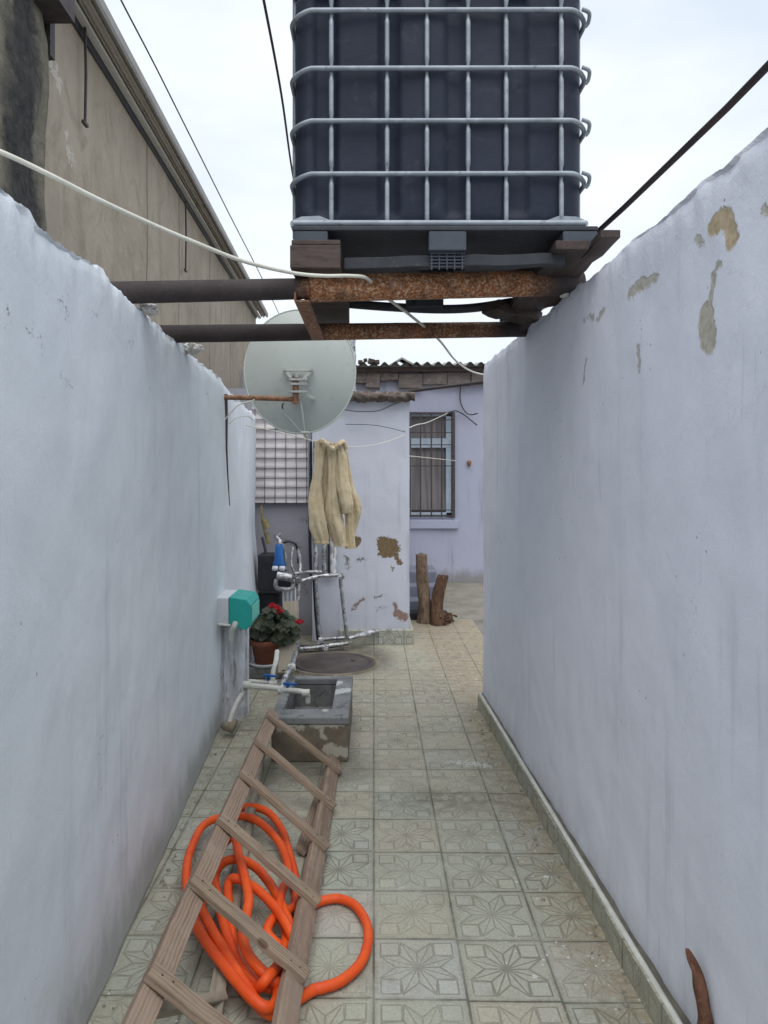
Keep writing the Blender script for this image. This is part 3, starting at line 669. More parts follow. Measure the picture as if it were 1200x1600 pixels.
# ribbed sheeting window behind wire mesh
b = MB(); b.grid(lambda u, v: (-1.28+0.60*u, 7.62+0.006*math.sin(v*2*math.pi*11)+0.006*fb((u*4, v*9, 0)), 1.40+1.10*v), 20, 176)
sh = b.build('sheeting', m_meshpanel, an)
b = MB()
for i in range(6):
    x = -1.24+i*0.108; b.tube([(x+random.uniform(-.006,.006), 7.595, 1.38), (x, 7.59, 1.95), (x+random.uniform(-.01,.01), 7.595, 2.5)], 0.0034, 5)
for i in range(11):
    z = 1.45+i*0.102; b.tube([(-1.27, 7.585, z+random.uniform(-.006,.006)), (-0.98, 7.582, z), (-0.68, 7.585, z+random.uniform(-.006,.006))], 0.0034, 5)
b.build('wire_mesh', m_darkiron, sh)
for (x_, w_) in ((-1.295, .05), (-0.665, .035)):
    b = MB(); b.bar((x_, 7.60, 1.36), (x_, 7.60, 2.5), w_, 0.045, (0, 1, 0)); b.build('frame_post', m_annex2, sh)

# ================================================================== house at the back
hs = thing('back_house', 'lilac painted house with barred window and corrugated roof at the passage end', 'house', (0.8, 12, 0))
YW = 11.5
WX0, WX1 = P(600, 0, YW).x, P(711, 0, YW).x; WZ0, WZ1 = P(0, 809, YW).z, P(0, 644, YW).z
b = MB()
def wallq(x0, x1, z0, z1, nu=10, nv=10):
    b.grid(lambda u, v: (x0+(x1-x0)*u, YW+0.012*fb(((x0+(x1-x0)*u)*1.2, (z0+(z1-z0)*v)*1.2, 3)), z0+(z1-z0)*v), nu, nv)
wallq(-2.4, WX0, 0, 3.36); wallq(WX1, 5, 0, 3.36); wallq(WX0, WX1, 0, WZ0); wallq(WX0, WX1, WZ1, 3.36)
b.box2((WX0-0.01, YW, WZ0-0.03), (WX1+0.01, YW+0.18, WZ0)); b.box2((WX1, YW+0.012, WZ0), (WX1+0.02, YW+0.18, WZ1)); b.box2((WX0, YW+0.012, WZ1), (WX1, YW+0.18, WZ1+0.02))
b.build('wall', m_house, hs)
w = thing('window', None, None, (0, 0, 0)); w.parent = hs; w.location = Vector((0,0,0)) - Vector((0.8, 12, 0)); WORG[w.name] = Vector((0,0,0))
for key in list(w.keys()):
    del w[key]
b = MB(); yg = YW+0.13
b.box2((WX0, yg, WZ0), (WX1, yg+0.01, WZ1)); b.build('pane', m_glass, w)
b = MB(); b.grid(lambda u, v: (WX0+(P(700,0,YW).x-WX0)*u, yg-0.008+0.004*math.sin(u*40), P(0,798,YW).z+(WZ1-0.05-P(0,798,YW).z)*v), 60, 4)
b.build('curtain', m_curtain, w)
b = MB(); xr = P(706, 0, YW).x; zt = P(0, 692, YW).z
for (x0, x1) in ((xr-0.085, xr), (P(640,0,YW).x-0.03, P(640,0,YW).x+0.03)): b.box2((x0, yg-0.06, WZ0), (x1, yg-0.012, WZ1))
b.box2((WX0, yg-0.065, zt-0.075), (xr, yg-0.012, zt+0.075)); b.box2((WX0, yg-0.06, WZ0), (xr, yg-0.012, WZ0+0.08)); b.box2((WX0, yg-0.06, WZ1-0.06), (xr, yg-0.012, WZ1))
b.build('frame', m_winframe, w, bevel=0.006)
b = MB(); yb = YW-0.05
for px in (632, 641, 657, 674, 690): b.bar(P(px, 646, yb), P(px, 808, yb), 0.022, 0.022, (0, 1, 0))
b.bar(P(708.5, 644, yb), P(708.5, 809, yb), 0.045, 0.03, (0, 1, 0))
for py in (646, 656, 676, 695, 728, 797, 806): b.bar(P(630, py, yb+0.014), P(709, py, yb+0.014), 0.014 if py not in (646, 806) else 0.03, 0.016, (0, 1, 0))
b.build('grille', m_darkiron, w)
b = MB(); b.box2((P(640,0,YW).x, YW-0.05, WZ0-0.17), (WX1+0.05, YW+0.05, WZ0-0.03)); b.build('sill', m_house, w, bevel=0.01)
# broken brick and board fascia under the roof
random.seed(3)
x = -0.4
while x < 2.6:
    L = random.uniform(0.22, 0.5); zt0 = 3.30 + random.uniform(-.02, .02); zb0 = random.choice((3.10, 3.06, 3.12, 3.16)) + random.uniform(-.02, .02)
    b = MB(); b.bar((x, YW-0.06+random.uniform(-.03, .02), (zt0+zb0)/2), (x+L-0.01, YW-0.06+random.uniform(-.03,.02), (zt0+zb0)/2+random.uniform(-.015,.015)), 0.12, zt0-zb0, (0, 0, 1), 4, 0.006)
    b.build('fascia_block', m_brick, hs); x += L
b = MB(); b.bar((-0.6, YW-0.16, 3.33), (3, YW-0.16, 3.35), 0.06, 0.07, (0, 0, 1), 10, 0.006); b.build('eave_board', m_oldwood, hs)
b = MB(); b.grid(lambda u, v: (-0.7+4.2*u, YW-0.30+4.5*v, 3.395+0.03*math.sin(u*4.2/0.165*2*math.pi)+0.55*v+0.01*fb((u*8, v, 0))), 330, 6)
b.grid(lambda u, v: (-0.7+4.2*u, YW-0.30+4.5*v, 3.407+0.03*math.sin(u*4.2/0.165*2*math.pi)+0.55*v+0.01*fb((u*8, v, 0))), 330, 6)
b.build('corrugated_roof', m_asb, hs)
b = MB(); pk = [P(606, 571, YW-.2), P(628, 558, YW-.2), P(652, 571, YW-.2)]
for dy in (0, 1.2): pass
vs = [p for p in pk] + [p+Vector((0, 1.2, 0.12)) for p in pk] + [p-Vector((0, 0, .03)) for p in pk]
b.add(vs, [(0,1,4,3),(1,2,5,4),(6,7,1,0),(7,8,2,1)]); b.build('ridge_cap', m_asb, hs)
for (px, py, sz) in ((563, 566, .07), (571, 563, .06), (580, 565, .10), (589, 566, .08)):
    b = MB(); b.box(P(px, py, YW-.1), (sz, .1, sz*0.8), Matrix.Rotation(random.uniform(-.3,.3), 3, 'Y')); b.build('loose_brick', m_darkwood, hs, bevel=0.01)

# step beside the logs
st = thing('step_block', 'low pale blue painted step block in the corner behind the tall log', 'step', (0.45, 8.7, 0))
b = MB(); b.box2((0.365, 9.25, 0), (0.80, 9.9, 0.47)); b.box2((0.365, 8.95, 0), (0.80, 9.248, 0.33)); b.box2((0.365, 8.65, 0), (0.78, 8.948, 0.20)); b.build('steps', m_blue_step, st, bevel=0.012)
b = MB(); b.box2((0.40, 8.5, -0.002), (0.86, 8.648, 0.09)); b.build('dark_base', m_black, st, bevel=0.01)

# ================================================================== steel pipes across the passage
def beam(name, mat, a, c, r, sleeve, label):
    t = thing(name, label, 'steel pipe', a)
    a, c = Vector(a), Vector(c)
    b = MB(); N = 40; b.tube([a.lerp(c, i/N) for i in range(N+1)], [r*(1+0.02*mn.noise(Vector((i*.9, 0, 0)))) for i in range(N+1)], 20)
    b.build('pipe', mat, t)
    if sleeve:
        b = MB(); s0 = a.lerp(c, sleeve[0]); s1 = a.lerp(c, sleeve[1])
        b.tube([s0.lerp(s1, i/30) for i in range(31)], [sleeve[2]*(1+0.03*mn.noise(Vector((i*1.3, 5, 0)))) for i in range(31)], 22)
        b.build('sleeve', mat, t)
    return t
beam('steel_pipe', m_beam1, (-1.02, 2.78, 2.370), (0.93, 3.30, 2.548), 0.0425, (0.385, 1.0, 0.056), 'dark steel pipe spanning the passage, its rusty thicker half nearest under the tank')
beam('steel_pipe', m_beam2, (-1.06, 3.48, 2.350), (0.92, 4.10, 2.500), 0.043, None, 'thinner dark steel pipe spanning the passage just behind the rusty one')
b = MB(); a0 = P(472, 470, 2.93); a1 = P(497, 530, 3.62)
b.bar(a0, a1, 0.060, 0.008, (0, 0, 1), 6, 0.001); b.bar(a0+Vector((-0.028, 0, 0.028)), a1+Vector((-0.028, 0, 0.028)), 0.008, 0.055, (0, 0, 1), 6, 0.001)
tag(b.build('angle_iron', m_rust), 'short rusty angle iron welded beneath the two steel pipes on the left of the tank', 'angle iron')
b = MB(); b.bar((-0.225, 2.83, 2.525), (-0.225, 3.92, 2.535), 0.195, 0.09, (0, 0, 1), 12, 0.003); b.bar((-0.225, 2.835, 2.582), (-0.225, 3.92, 2.582), 0.19, 0.02)
tag(b.build('timber_bearer', m_oldwood, bevel=0.004), 'brown weathered timber under the left edge of the pallet', 'timber')
b = MB(); b.bar((0.775, 2.83, 2.572), (0.775, 4.12, 2.565), 0.13, 0.035, (0, 0, 1), 12, 0.004)
tag(b.build('timber_bearer', m_darkwood, bevel=0.003), 'dark wide board under the right edge of the pallet', 'timber')
b = MB(); b.bar((0.888, 2.74, 2.585), (0.858, 4.18, 2.560), 0.075, 0.03, (0, 0, 1), 14, 0.006)
tag(b.build('timber_bearer', m_darkwood, bevel=0.003), 'black splintered board resting along the right wall top beside the pallet', 'timber')
b = MB(); b.bar((0.70, 3.30, 2.60), (0.90, 3.55, 2.53), 0.15, 0.05, (0, 0, 1), 6, 0.01); b.bar((0.60, 3.80, 2.555), (0.86, 3.95, 2.52), 0.14, 0.05, (0, 0, 1), 6, 0.01)
tag(b.build('scrap_wood', m_darkwood, bevel=0.004), 'dark scraps of wood wedged between the pipes and the pallet on the right', 'scrap wood')
b = MB(); q = P(882, 457, 3.28)
b.lathe([(0, .022), (.018, .018), (.026, 0), (.020, -.02), (0, -.024)], q, 10); tag(b.build('stone', m_whitepipe), 'pale pebble wedged on the right wall top under the rusty pipe', 'stone')
# broken mortar lumps where pipes meet the left wall
m_lump = grunge('mortar lump', (0.62,0.60,0.55), (0.70,0.70,0.70), scale=20, bump=1.0)
for (px, py, Y, s_, lab) in ((232, 484, 2.9, .035, 'crumbly mortar lump beneath the nearer pipe end on the left wall'), (300, 545, 3.74, .045, 'crumbly mortar lump beneath the farther pipe end on the left wall')):
    bm = bmesh.new(); bmesh.ops.create_icosphere(bm, subdivisions=4, radius=1.0)
    for v in bm.verts:
        k_ = 1+0.45*fb(v.co*1.6+Vector((s_*90, 0, 0)))+.2*fb(v.co*6); v.co = Vector((v.co.x*s_*1.1, v.co.y*s_*1.3, v.co.z*s_*.6))*k_
    me = bpy.data.meshes.new('mortar_lump'); bm.to_mesh(me); bm.free(); me.materials.append(m_lump)
    o = bpy.data.objects.new('mortar_lump', me); scene.collection.objects.link(o); o.location = P(px, py, Y); tag(o, lab, 'mortar lump')

# pallet
pl = thing('pallet', 'black pallet carrying the caged water tank above the pipes', 'pallet', (0.26, 3.4, 2.55))
PX0, PX1 = P(457, 0, 2.86).x, P(935, 0, 2.86).x
b = MB(); b.box2((PX0, 2.86, 2.636), (PX1, 3.92, 2.654)); b.build('deck', m_pallet, pl, bevel=0.004)
for i, (xa, xb) in enumerate(((PX0+.002, P(512, 0, 2.86).x), (P(670,0,2.86).x, P(729,0,2.86).x), (P(880,0,2.86).x, PX1-.002))):
    for (ya, yb2) in ((2.862, 2.99), (3.33, 3.46), (3.80, 3.918)):
        b = MB(); b.box2((xa, ya, 2.572 if i != 1 else 2.558), (xb, yb2, 2.635)); b.build('foot', m_palblk if ya < 3 else m_pallet, pl, bevel=0.005)
b = MB()
for k_ in range(6): b.box2((P(672,0,2.87).x, 2.88+k_*0.004, 2.556-k_*0.012), (P(727,0,2.87).x, 2.90, 2.550-k_*0.012))
for k_ in range(5): b.box2((P(674+12*k_,0,2.87).x, 2.885, 2.49), (P(676+12*k_,0,2.87).x, 2.893, 2.556))
b.build('grid_foot', m_palblk, pl)
b = MB(); b.bar((PX0+0.20, 2.93, 2.522), (PX1-.12, 2.93, 2.540), 0.05, 0.045, (0, 0, 1), 10, 0.003); b.build('runner', m_pallet, pl, bevel=0.003)
b = MB(); b.tube(spline([P(538, 474, 3.88), P(600, 479, 3.88), P(680, 483, 3.88), P(740, 481, 3.88), P(800, 472, 3.88)], 6), 0.030, 8, flat=0.8); b.build('runner', m_pallet, pl)
b = MB(); b.box2((P(634,0,3.88).x, 3.82, 2.56), (P(683,0,3.88).x, 3.90, 2.66)); b.build('foot', m_pallet, pl, bevel=0.004)

# tank
TXa, TXb, TYa, TYb, TZ = P(454, 0, 2.88).x, P(919, 0, 2.88).x, 2.905, 3.88, 2.668
tk = thing('water_tank', 'dark blue grey plastic water tank in a galvanised tube cage above the passage', 'water tank', ((TXa+TXb)/2, 3.4, 2.655))
def rrect(x0, x1, y0, y1, r, n=6):
    pts = []
    for (cx_, cy_, a0) in ((x1-r, y0+r, -90), (x1-r, y1-r, 0), (x0+r, y1-r, 90), (x0+r, y0+r, 180)):
        for i in range(n+1):
            a = R(a0+90*i/n); pts.append((cx_+r*math.cos(a), cy_+r*math.sin(a)))
    return pts
b = MB()
ins = 0.007
def body_ring(z, shr):
    out = []
    x0, x1, y0, y1 = TXa+ins+shr, TXb-ins-shr, TYa+0.012+shr, TYb-ins-shr
    base = rrect(x0, x1, y0, y1, max(0.02, 0.075), 5)
    # resample the front edge so that ribs can be pressed into it
    res = []
    for i in range(len(base)):
        p, q = Vector((*base[i], 0)), Vector((*base[(i+1) % len(base)], 0)); L = (q-p).length
        n = max(1, int(L/0.012))
        for k_ in range(n): res.append(p.lerp(q, k_/n))
    for p in res:
        dep = 0
        if 2.72 < z < 3.60:
            if abs(p.y - y0) < 0.02:
                for xr_, wd in ((0.105, .05), (0.36, .045), (0.62, .04), (0.87, .05)):
                    d = abs(p.x-(TXa+xr_+0.03)); dep = max(dep, 0.022*max(0, min(1, (wd-d)/0.012)))
                p = Vector((p.x, p.y+dep, 0))
        p = Vector((p.x, p.y - 0.008*math.sin((p.x-x0)*7+z*3)*(1 if abs(p.y-y0) < .05 else 0), z)); out.append(p)
    return out
zs = [(TZ, .03), (TZ+.015, .008), (TZ+.04, 0)] + [(TZ+.04+0.02*i, 0) for i in range(1, 46)] + [(3.60, 0), (3.63, .02), (3.65, .06)]
rings = [body_ring(z, s) for z, s in zs]; n = min(len(r_) for r_ in rings); rings = [[r_[int(i*len(r_)/n)] for i in range(n)] for r_ in rings]
vs = [p for r_ in rings for p in r_]
b.add(vs, [(i*n+k_, i*n+(k_+1) % n, (i+1)*n+(k_+1) % n, (i+1)*n+k_) for i in range(len(rings)-1) for k_ in range(n)], True)
b.add(rings[0], [tuple(range(n))]); b.add(rings[-1], [tuple(range(n))])
b.build('tank_body', m_tank, tk)
for i, z in enumerate((2.872, 3.082, 3.290, 3.520)):
    pts = []
    for (x, y) in rrect(TXa-0.004, TXb+0.008, TYa-0.014, TYb+.01, 0.085, 8):
        dz = -0.022*max(0, 1-abs(x-TXa)/0.09) - 0.020*max(0, 1-abs(x-TXb-.01)/0.06)
        pts.append((x, y, z+dz if y < TYa+0.4 else z))
    b = MB(); b.tube(pts, 0.0098, 10, closed=True); b.build('cage_ring', m_galv, tk)
    b = MB(); b.tube(spline([(TXb-.02, TYa-.012, z+.004), (TXb+.010, TYa-.004, z-.006), (TXb+.014, TYa+.02, z-.028), (TXb+.004, TYa+.03, z-.040)], 5), 0.008, 8); b.build('cage_hook', m_galv, tk)
b = MB(); b.tube([(x, y, 3.66) for (x, y) in rrect(TXa, TXb, TYa-.012, TYb+.01, 0.085, 8)], 0.0098, 10, closed=True); b.build('cage_ring', m_galv, tk)
xs = [P(p_, 0, 2.87).x for p_ in (517, 605, 668, 733, 793, 880)]
for x in xs:
    pts = []; rs_ = []
    for j in range(61):
        z = 2.665+j*(3.66-2.665)/60
        near = min(abs(z-q_) for q_ in (2.665, 2.872, 3.082, 3.290, 3.520, 3.66))
        pts.append((x, TYa-0.004-(0.002 if near > .03 else -.004), z)); rs_.append(0.0098 if near > 0.03 else 0.0075)
    b = MB(); b.tube(pts, rs_, 10); b.build('cage_bar', m_galv, tk)
for y in (3.05, 3.25, 3.42, 3.60, 3.77):                       # bars of the two side panels
    for x in (TXa-.002, TXb+.008):
        b = MB(); b.tube([(x, y, 2.665), (x, y, 3.66)], 0.009, 8); b.build('cage_bar', m_galv, tk)
b = MB()
b.tube([(TXa+.01, TYa-.02, 2.672), (TXb-.01, TYa-.02, 2.672)], 0.013, 10); b.tube([(TXb-.01, TYa-.02, 2.672), (TXb-.01, TYb, 2.672)], 0.013, 10); b.tube([(TXa+.01, TYa-.02, 2.672), (TXa+.01, TYb, 2.672)], 0.013, 10)
for (x, s) in ((TXa+.012, 1), (TXb-.012, -1)):
    b.add([(x, TYa-.012, 2.66), (x+s*.17, TYa-.012, 2.66), (x+s*.16, TYa-.012, 2.682), (x+s*.10, TYa-.012, 2.705), (x+s*.03, TYa-.012, 2.702), (x, TYa-.012, 2.69)], [(0,1,2,3,4,5)])
b.build('base_frame', m_galv, tk)

# roof level pipe on the right
b = MB(); b.tube([(0.99, 3.62, 2.775), (1.03, 3.0, 2.778), (1.065, 2.2, 2.782), (1.08, 1.2, 2.79), (1.09, -2, 2.80)], 0.0115, 10)
tag(b.build('iron_pipe', m_ironpipe), 'thin dark iron pipe running above the right wall top beside the tank', 'pipe')

# hoses and wires
b = MB(); pts = [P(-120, 190, 1.80), P(0, 237, 1.92), P(75, 272, 2.02), P(150, 310, 2.14), P(225, 345, 2.28), P(300, 377, 2.42), P(380, 408, 2.58), P(455, 426, 2.74), P(505, 431, 2.80), P(548, 431, 2.86), P(575, 436, 2.95), P(600, 462, 3.25), P(640, 492, 3.60), P(685, 530, 4.2), P(715, 566, 5.2), P(745, 583, 6.6), P(790, 590, 8)]
b.tube(spline(pts, 8), 0.0072, 10); tag(b.build('water_hose', m_whitecable), 'off white hose sagging from the upper left over the rusty pipe under the tank', 'hose')
def wire(name, pts, r, mat, label, cat='wire', sub=8, group=None):
    b = MB(); b.tube(spline(pts, sub), r, 6); return tag(b.build(name, mat), label, cat, group)
wire('overhead_cable', [P(160, -60, 5.0), P(189, 0, 5.4), P(241, 100, 6.2), P(281, 180, 7), P(321, 260, 8), P(361, 340, 9.4), P(409, 434, 11.6), P(450, 520, 15)], 0.0065, m_blackwire, 'thin black cable crossing the sky beside the beige building eave', 'cable')
wire('overhead_cable', [P(395, -80, 5), P(412, 0, 5.6), P(440, 150, 7), P(457, 270, 8.8), P(478, 380, 10.5), P(505, 480, 11.3)], 0.012, m_blackwire, 'thicker black cable running down the sky to the left of the tank', 'cable')

# ================================================================== satellite dish
ds = thing('satellite_dish', 'pale grey satellite dish seen from behind on a rusty arm from the left wall', 'satellite dish', P(470, 580, 5.2))
dc = P(469, 580, 5.16); dM = Matrix.Rotation(R(90+7), 3, 'X') @ Matrix.Identity(3)
b = MB(); RX, RZ = 0.392, 0.445
def dishpt(u, v, off=0):
    r = v; a = 2*math.pi*u
    p = Vector((RX*r*math.cos(a), -(0.085*(1-r*r))-off, RZ*r*math.sin(a)))
    return Matrix.Rotation(R(-5), 3, 'X') @ Matrix.Rotation(R(4), 3, 'Z') @ p + dc
b.grid(lambda u, v: dishpt(u, v), 64, 20); b.grid(lambda u, v: dishpt(u, v, -0.006), 64, 20)
b.build('reflector', m_dish, ds)
b = MB(); b.tube([dishpt(i/64, 1.0) for i in range(64)], 0.0055, 8, closed=True); b.build('rim', m_dishrim, ds)
b = MB(); c0 = P(354, 621, 5.03); c1 = P(462, 624, 4.98)
b.tube([c0-Vector((0.12, 0, 0)), c0, c0.lerp(c1, .5)+Vector((0, 0, 0.002)), c1], 0.017, 12)
b.tube([c1+Vector((0.0, 0, -0.03)), c1+Vector((0, 0, 0.16))], 0.021, 12); b.build('arm', m_rust, ds)
b = MB()
for (py, w_) in ((593, .13), (600, .13), (612, .125)):
    b.bar(P(452, py, 4.965), P(480, py, 4.965), 0.03, 0.014, (0, 0, 1)); b.tube([P(454, py, 4.935), P(454, py, 5.02)], .007, 6); b.tube([P(476, py, 4.935), P(476, py, 5.02)], .007, 6)
b.tube([P(463, 590, 4.96), P(463, 583, 4.96)], .012, 8)
b.build('clamp', m_zinc, ds)
b = MB(); yb = 5.03
b.bar(P(443, 578, yb), P(489, 578, yb), 0.03, 0.016); b.bar(P(447, 580, yb), P(455, 590, yb), 0.02, 0.02); b.bar(P(486, 580, yb), P(474, 592, yb), 0.02, 0.02)
b.bar(P(478, 582, yb), P(478, 618, yb), 0.02, 0.03); b.bar(P(478, 616, yb), P(490, 622, yb), 0.02, 0.02)
for (x_, y_) in ((445, 577), (487, 577), (489, 622)): b.tube([P(x_, y_, yb-.02), P(x_, y_, yb+.05)], .011, 8)
b.build('bracket', m_dishrim, ds)
b = MB(); b.tube([P(469, 624, 5.01), P(473, 650, 5.03), P(476, 678, 5.08)], 0.008, 8); b.tube([P(445, 647, 5.045), P(474, 678, 5.08)], 0.0045, 6)
b.tube([P(476, 678, 5.08), P(478, 682, 5.5)], 0.012, 8); b.tube([P(470, 676, 5.06), P(483, 676, 5.06)], 0.010, 8)
b.build('feed_arm', m_dishrim, ds)
b = MB(); b.tube(spline([P(352, 655, 5.0), P(362, 643, 4.98), P(374, 632, 4.96), P(392, 627, 4.96), P(398, 624, 4.96)], 6), 0.005, 6); b.tube(spline([P(358, 662, 5.0), P(372, 652, 4.98), P(388, 651, 5.0), P(396, 657, 5.1)], 6), 0.003, 6)
b.build('coax_cable', m_whitecable, ds)
b = MB(); b.tube(spline([P(443, 630, 4.99), P(441, 634, 5.0), P(442, 639, 5.0)], 4), 0.005, 6); b.build('cable_tie', m_black, ds)
# dark strip added to draw the black gap at the wall joint
b = MB(); b.tube([P(353, 616, 5.03), P(354, 650, 5.03), P(354, 700, 5.03), P(356, 745, 5.03), P(359, 790, 5.03)], [.012,.010,.007,.005,.003], 6); tag(b.build('gap_strip', m_darkiron), 'dark strip added for the black gap down the joint of the left wall below the dish arm', 'gap strip')

# foil flue behind the dish
b = MB(); b.tube([P(548, y_, 7.7) + Vector((0.004*math.sin(y_), 0, 0)) for y_ in range(616, 524, -6)], 0.052, 14, wob=0.3)
tag(b.build('flue_pipe', m_foil), 'foil wrapped flue standing on the annex roof behind the dish', 'flue')
b = MB(); b.tube([P(636, 612, 11.0), P(745, 598, 9.5), P(800, 590, 9)], 0.022, 8)
tag(b.build('iron_rod', m_darkiron), 'dark iron rod slanting across the house wall above the barred window', 'rod')
wire('house_wire', [P(745, 664, 10.9), P(735, 656, 11.3), P(725, 648, 11.42), P(712, 642, 11.44), P(700, 645, 11.4)], 0.010, m_blackwire, 'grey wire drooping to the top right corner of the barred window')
wire('house_wire', [P(720, 600, 11.45), P(719, 625, 11.45), P(726, 642, 11.44), P(735, 648, 11.42), P(746, 646, 11.3)], 0.009, m_blackwire, 'grey wire hanging down the house wall right of the barred window')
wire('annex_wire', [P(537, 640, 7.3), P(560, 643, 7.28), P(590, 642, 7.28), P(612, 633, 7.28), P(626, 628, 7.3)], 0.004, m_blackwire, 'thin wire sagging just below the annex roof slab')
wire('annex_wire', [P(540, 663, 7.3), P(580, 664, 7.29), P(610, 669, 7.28), P(633, 675, 7.3)], 0.003, m_blackwire, 'faint thin wire across the annex wall, the lower of two')
b = MB(); c = P(733, 723, 11.46); b.lathe([(0, .04), (.03, .03), (.035, 0), (.02, -.05), (0, -.06)], c, 8); tag(b.build('wall_hook', m_rust), 'small rusty hook on the lilac wall right of the barred window', 'hook')

# ================================================================== clothesline and trousers
wire('clothesline', [P(382, 664, 5.8), P(440, 676, 5.85), P(487, 688, 5.95), P(515, 692, 6.0), P(548, 698, 6.1), P(590, 694, 6.6), P(632, 680, 7.33)], 0.0035, m_whitecable, 'thin clothesline from the left wall to the annex corner', 'clothesline', 8)
wire('clothesline', [P(632, 672, 7.34), P(650, 664, 8.5), P(668, 660, 9.8), P(690, 650, 11.2), P(700, 645, 11.44)], 0.006, m_whitecable, 'pale cord crossing in front of the top of the barred window', 'cord')
wire('clothesline', [P(634, 712, 7.34), P(665, 715, 9.5), P(712, 720, 11.44)], 0.005, m_whitecable, 'pale cord crossing the middle of the barred window', 'cord')
b = MB(); YT = 6.0
def strand(pts, depth=0.7, seed=0, lob=0.16):
    cs = spline([P(x, y, YT+dy) for (x, y, hw, dy) in pts], 16); hw = spline([Vector((h, 0, 0)) for (_, _, h, _) in pts], 16)
    n = 56; vs = []; N = len(cs)
    for i, c in enumerate(cs):
        w_ = hw[i].x*YT/F; t = i/(N-1)
        for k_ in range(n):
            a = 2*math.pi*k_/n; ca, sa = math.cos(a), math.sin(a)
            gather = 1.6*max(0, 1-t*5)
            m_ = 1 + lob*math.sin(3*a+seed+t*2.2) + (0.07+0.10*gather)*math.sin(7*a+seed*2-t*3) + 0.22*mn.noise(Vector((ca*1.7+seed, sa*1.7, t*5)))
            m_ += 0.09*fb((ca*3+seed*3, sa*3, t*16)) + 0.03*mn.noise(Vector((ca*12, sa*12, t*60+seed)))
            if t > 0.93: m_ *= 1 + 0.12*math.sin((t-0.93)/0.07*math.pi)            # hem
            vs.append(c+Vector((ca*w_*m_, sa*w_*m_*depth, 0.006*mn.noise(Vector((ca*2, sa*2, seed+t*9))))))
    fs = [(i*n+k_, i*n+(k_+1) % n, (i+1)*n+(k_+1) % n, (i+1)*n+k_) for i in range(N-1) for k_ in range(n)]
    fs += [tuple(range(n)), tuple((N-1)*n+k_ for k_ in range(n))]
    b.add(vs, fs, True)
strand([(500,688,7,0), (499,705,7.5,0), (496,735,7,0), (493,765,8.5,0), (493,795,11.5,-.02), (497,820,13,-.03), (501,838,12,-.03), (503,850,9.5,-.03)], seed=1)
strand([(510,690,7,.03), (510,715,7,.04), (511,745,6,.05), (511,780,6.5,.05), (510,805,5,.05)], seed=2.2)
strand([(519,696,7,0), (520,715,6.5,0), (520,745,6.5,0), (520,775,8,-.01), (523,805,11,-.02), (528,830,12,-.03), (531,848,10,-.03), (532,854,9,-.03)], seed=4)
strand([(531,692,7.5,.0), (533,710,8,.0), (534,735,9,-.01), (536,760,10.5,-.03), (540,785,10,-.04), (541,803,7,-.03)], seed=5.3)
strand([(545,790,7,.03), (546,812,7,.02), (546,832,6.5,.02), (547,848,7,.02), (547,857,7.5,.02)], seed=7)
strand([(539,705,4,.04), (543,735,4.5,.04), (548,765,7,.04), (555,788,9.5,.04), (556,802,8.5,.04), (553,822,6,.04), (549,840,4.5,.04)], seed=3)
b.tube(spline([P(497,697,YT), P(502,688,YT-.04), P(511,695,YT-.05), P(521,701,YT-.04), P(529,695,YT-.05), P(537,691,YT-.03), P(541,702,YT)], 8), [0.018+0.008*mn.noise(Vector((i*.35, 0, 2))) for i in range(49)], 14, wob=.5)
tr = b.build('trousers', m_cloth)
tag(tr, 'cream fleece trousers bunched up and hanging from the clothesline', 'trousers')

# ================================================================== teal meter box
mb_ = thing('meter_box', 'teal and white plastic meter box fixed to the left wall', 'meter box', (-0.94, 4.9, 0.68))
b = MB(); b.box2((-1.08, 4.74, 0.70), (-0.945, 5.08, 0.885)); b.build('back_box', m_whiteplas, mb_, bevel=0.008)
b = MB(); x0, x1 = -0.944, -0.80
prof = [(x0, .70), (x1-.035, .672), (x1, .70), (x1, .835), (x1-.03, .872), (x0, .888)]
vs = [(x, 4.745, z) for x, z in prof] + [(x, 5.09, z) for x, z in prof]; n = len(prof)
b.add(vs, [(i, (i+1) % n, n+(i+1) % n, n+i) for i in range(n)] + [tuple(range(n)), tuple(range(n, 2*n))]); b.build('cover', m_teal, mb_, bevel=0.007)
b = MB(); b.box2((x1+.001, 4.77, .725), (x1+.007, 5.06, .82)); b.build('face_panel', m_teallight, mb_, bevel=0.002)
b = MB(); b.tube(spline([(-0.935, 4.78, .60), (-0.925, 4.75, .665), (-0.905, 4.735, .70), (-0.90, 4.75, .72)], 5), 0.019, 12); b.tube([(-1.01, 4.735, .712), (-0.93, 4.735, .705)], .009, 8); b.build('inlet_pipe', m_whitepipe, mb_)
b = MB()
def casing(u, v):
    x = -1.07+0.185*u; top = 0.655+0.02*fb((u*5, 1, 2)); z = top*v
    rid = 0.040*abs(math.sin((u*3.05+0.1)*math.pi))**0.7*(1-0.35*u)
    return (x+0.010*fb((u*3, v*6, 5)), 4.90+0.22*u*u - rid - 0.010*fb((u*9, v*5, 3)) - 0.05*max(0, 0.12-v)*(1+fb((u*9, 2, 2))), z)
b.grid(casing, 60, 60)
b.add([casing(1, 0), (-0.885, 5.18, 0), (-0.885, 5.18, .655), casing(1, 1)], [(0,1,2,3)])
b.add([casing(i/60, 1) for i in range(61)]+[(-0.885, 5.18, .655), (-1.07, 5.18, .655)], [tuple(range(63))])
tag(b.build('pipe_casing', m_paintpipe), 'whitewashed plaster casing ridged by the pipes under the teal box', 'pipe casing')

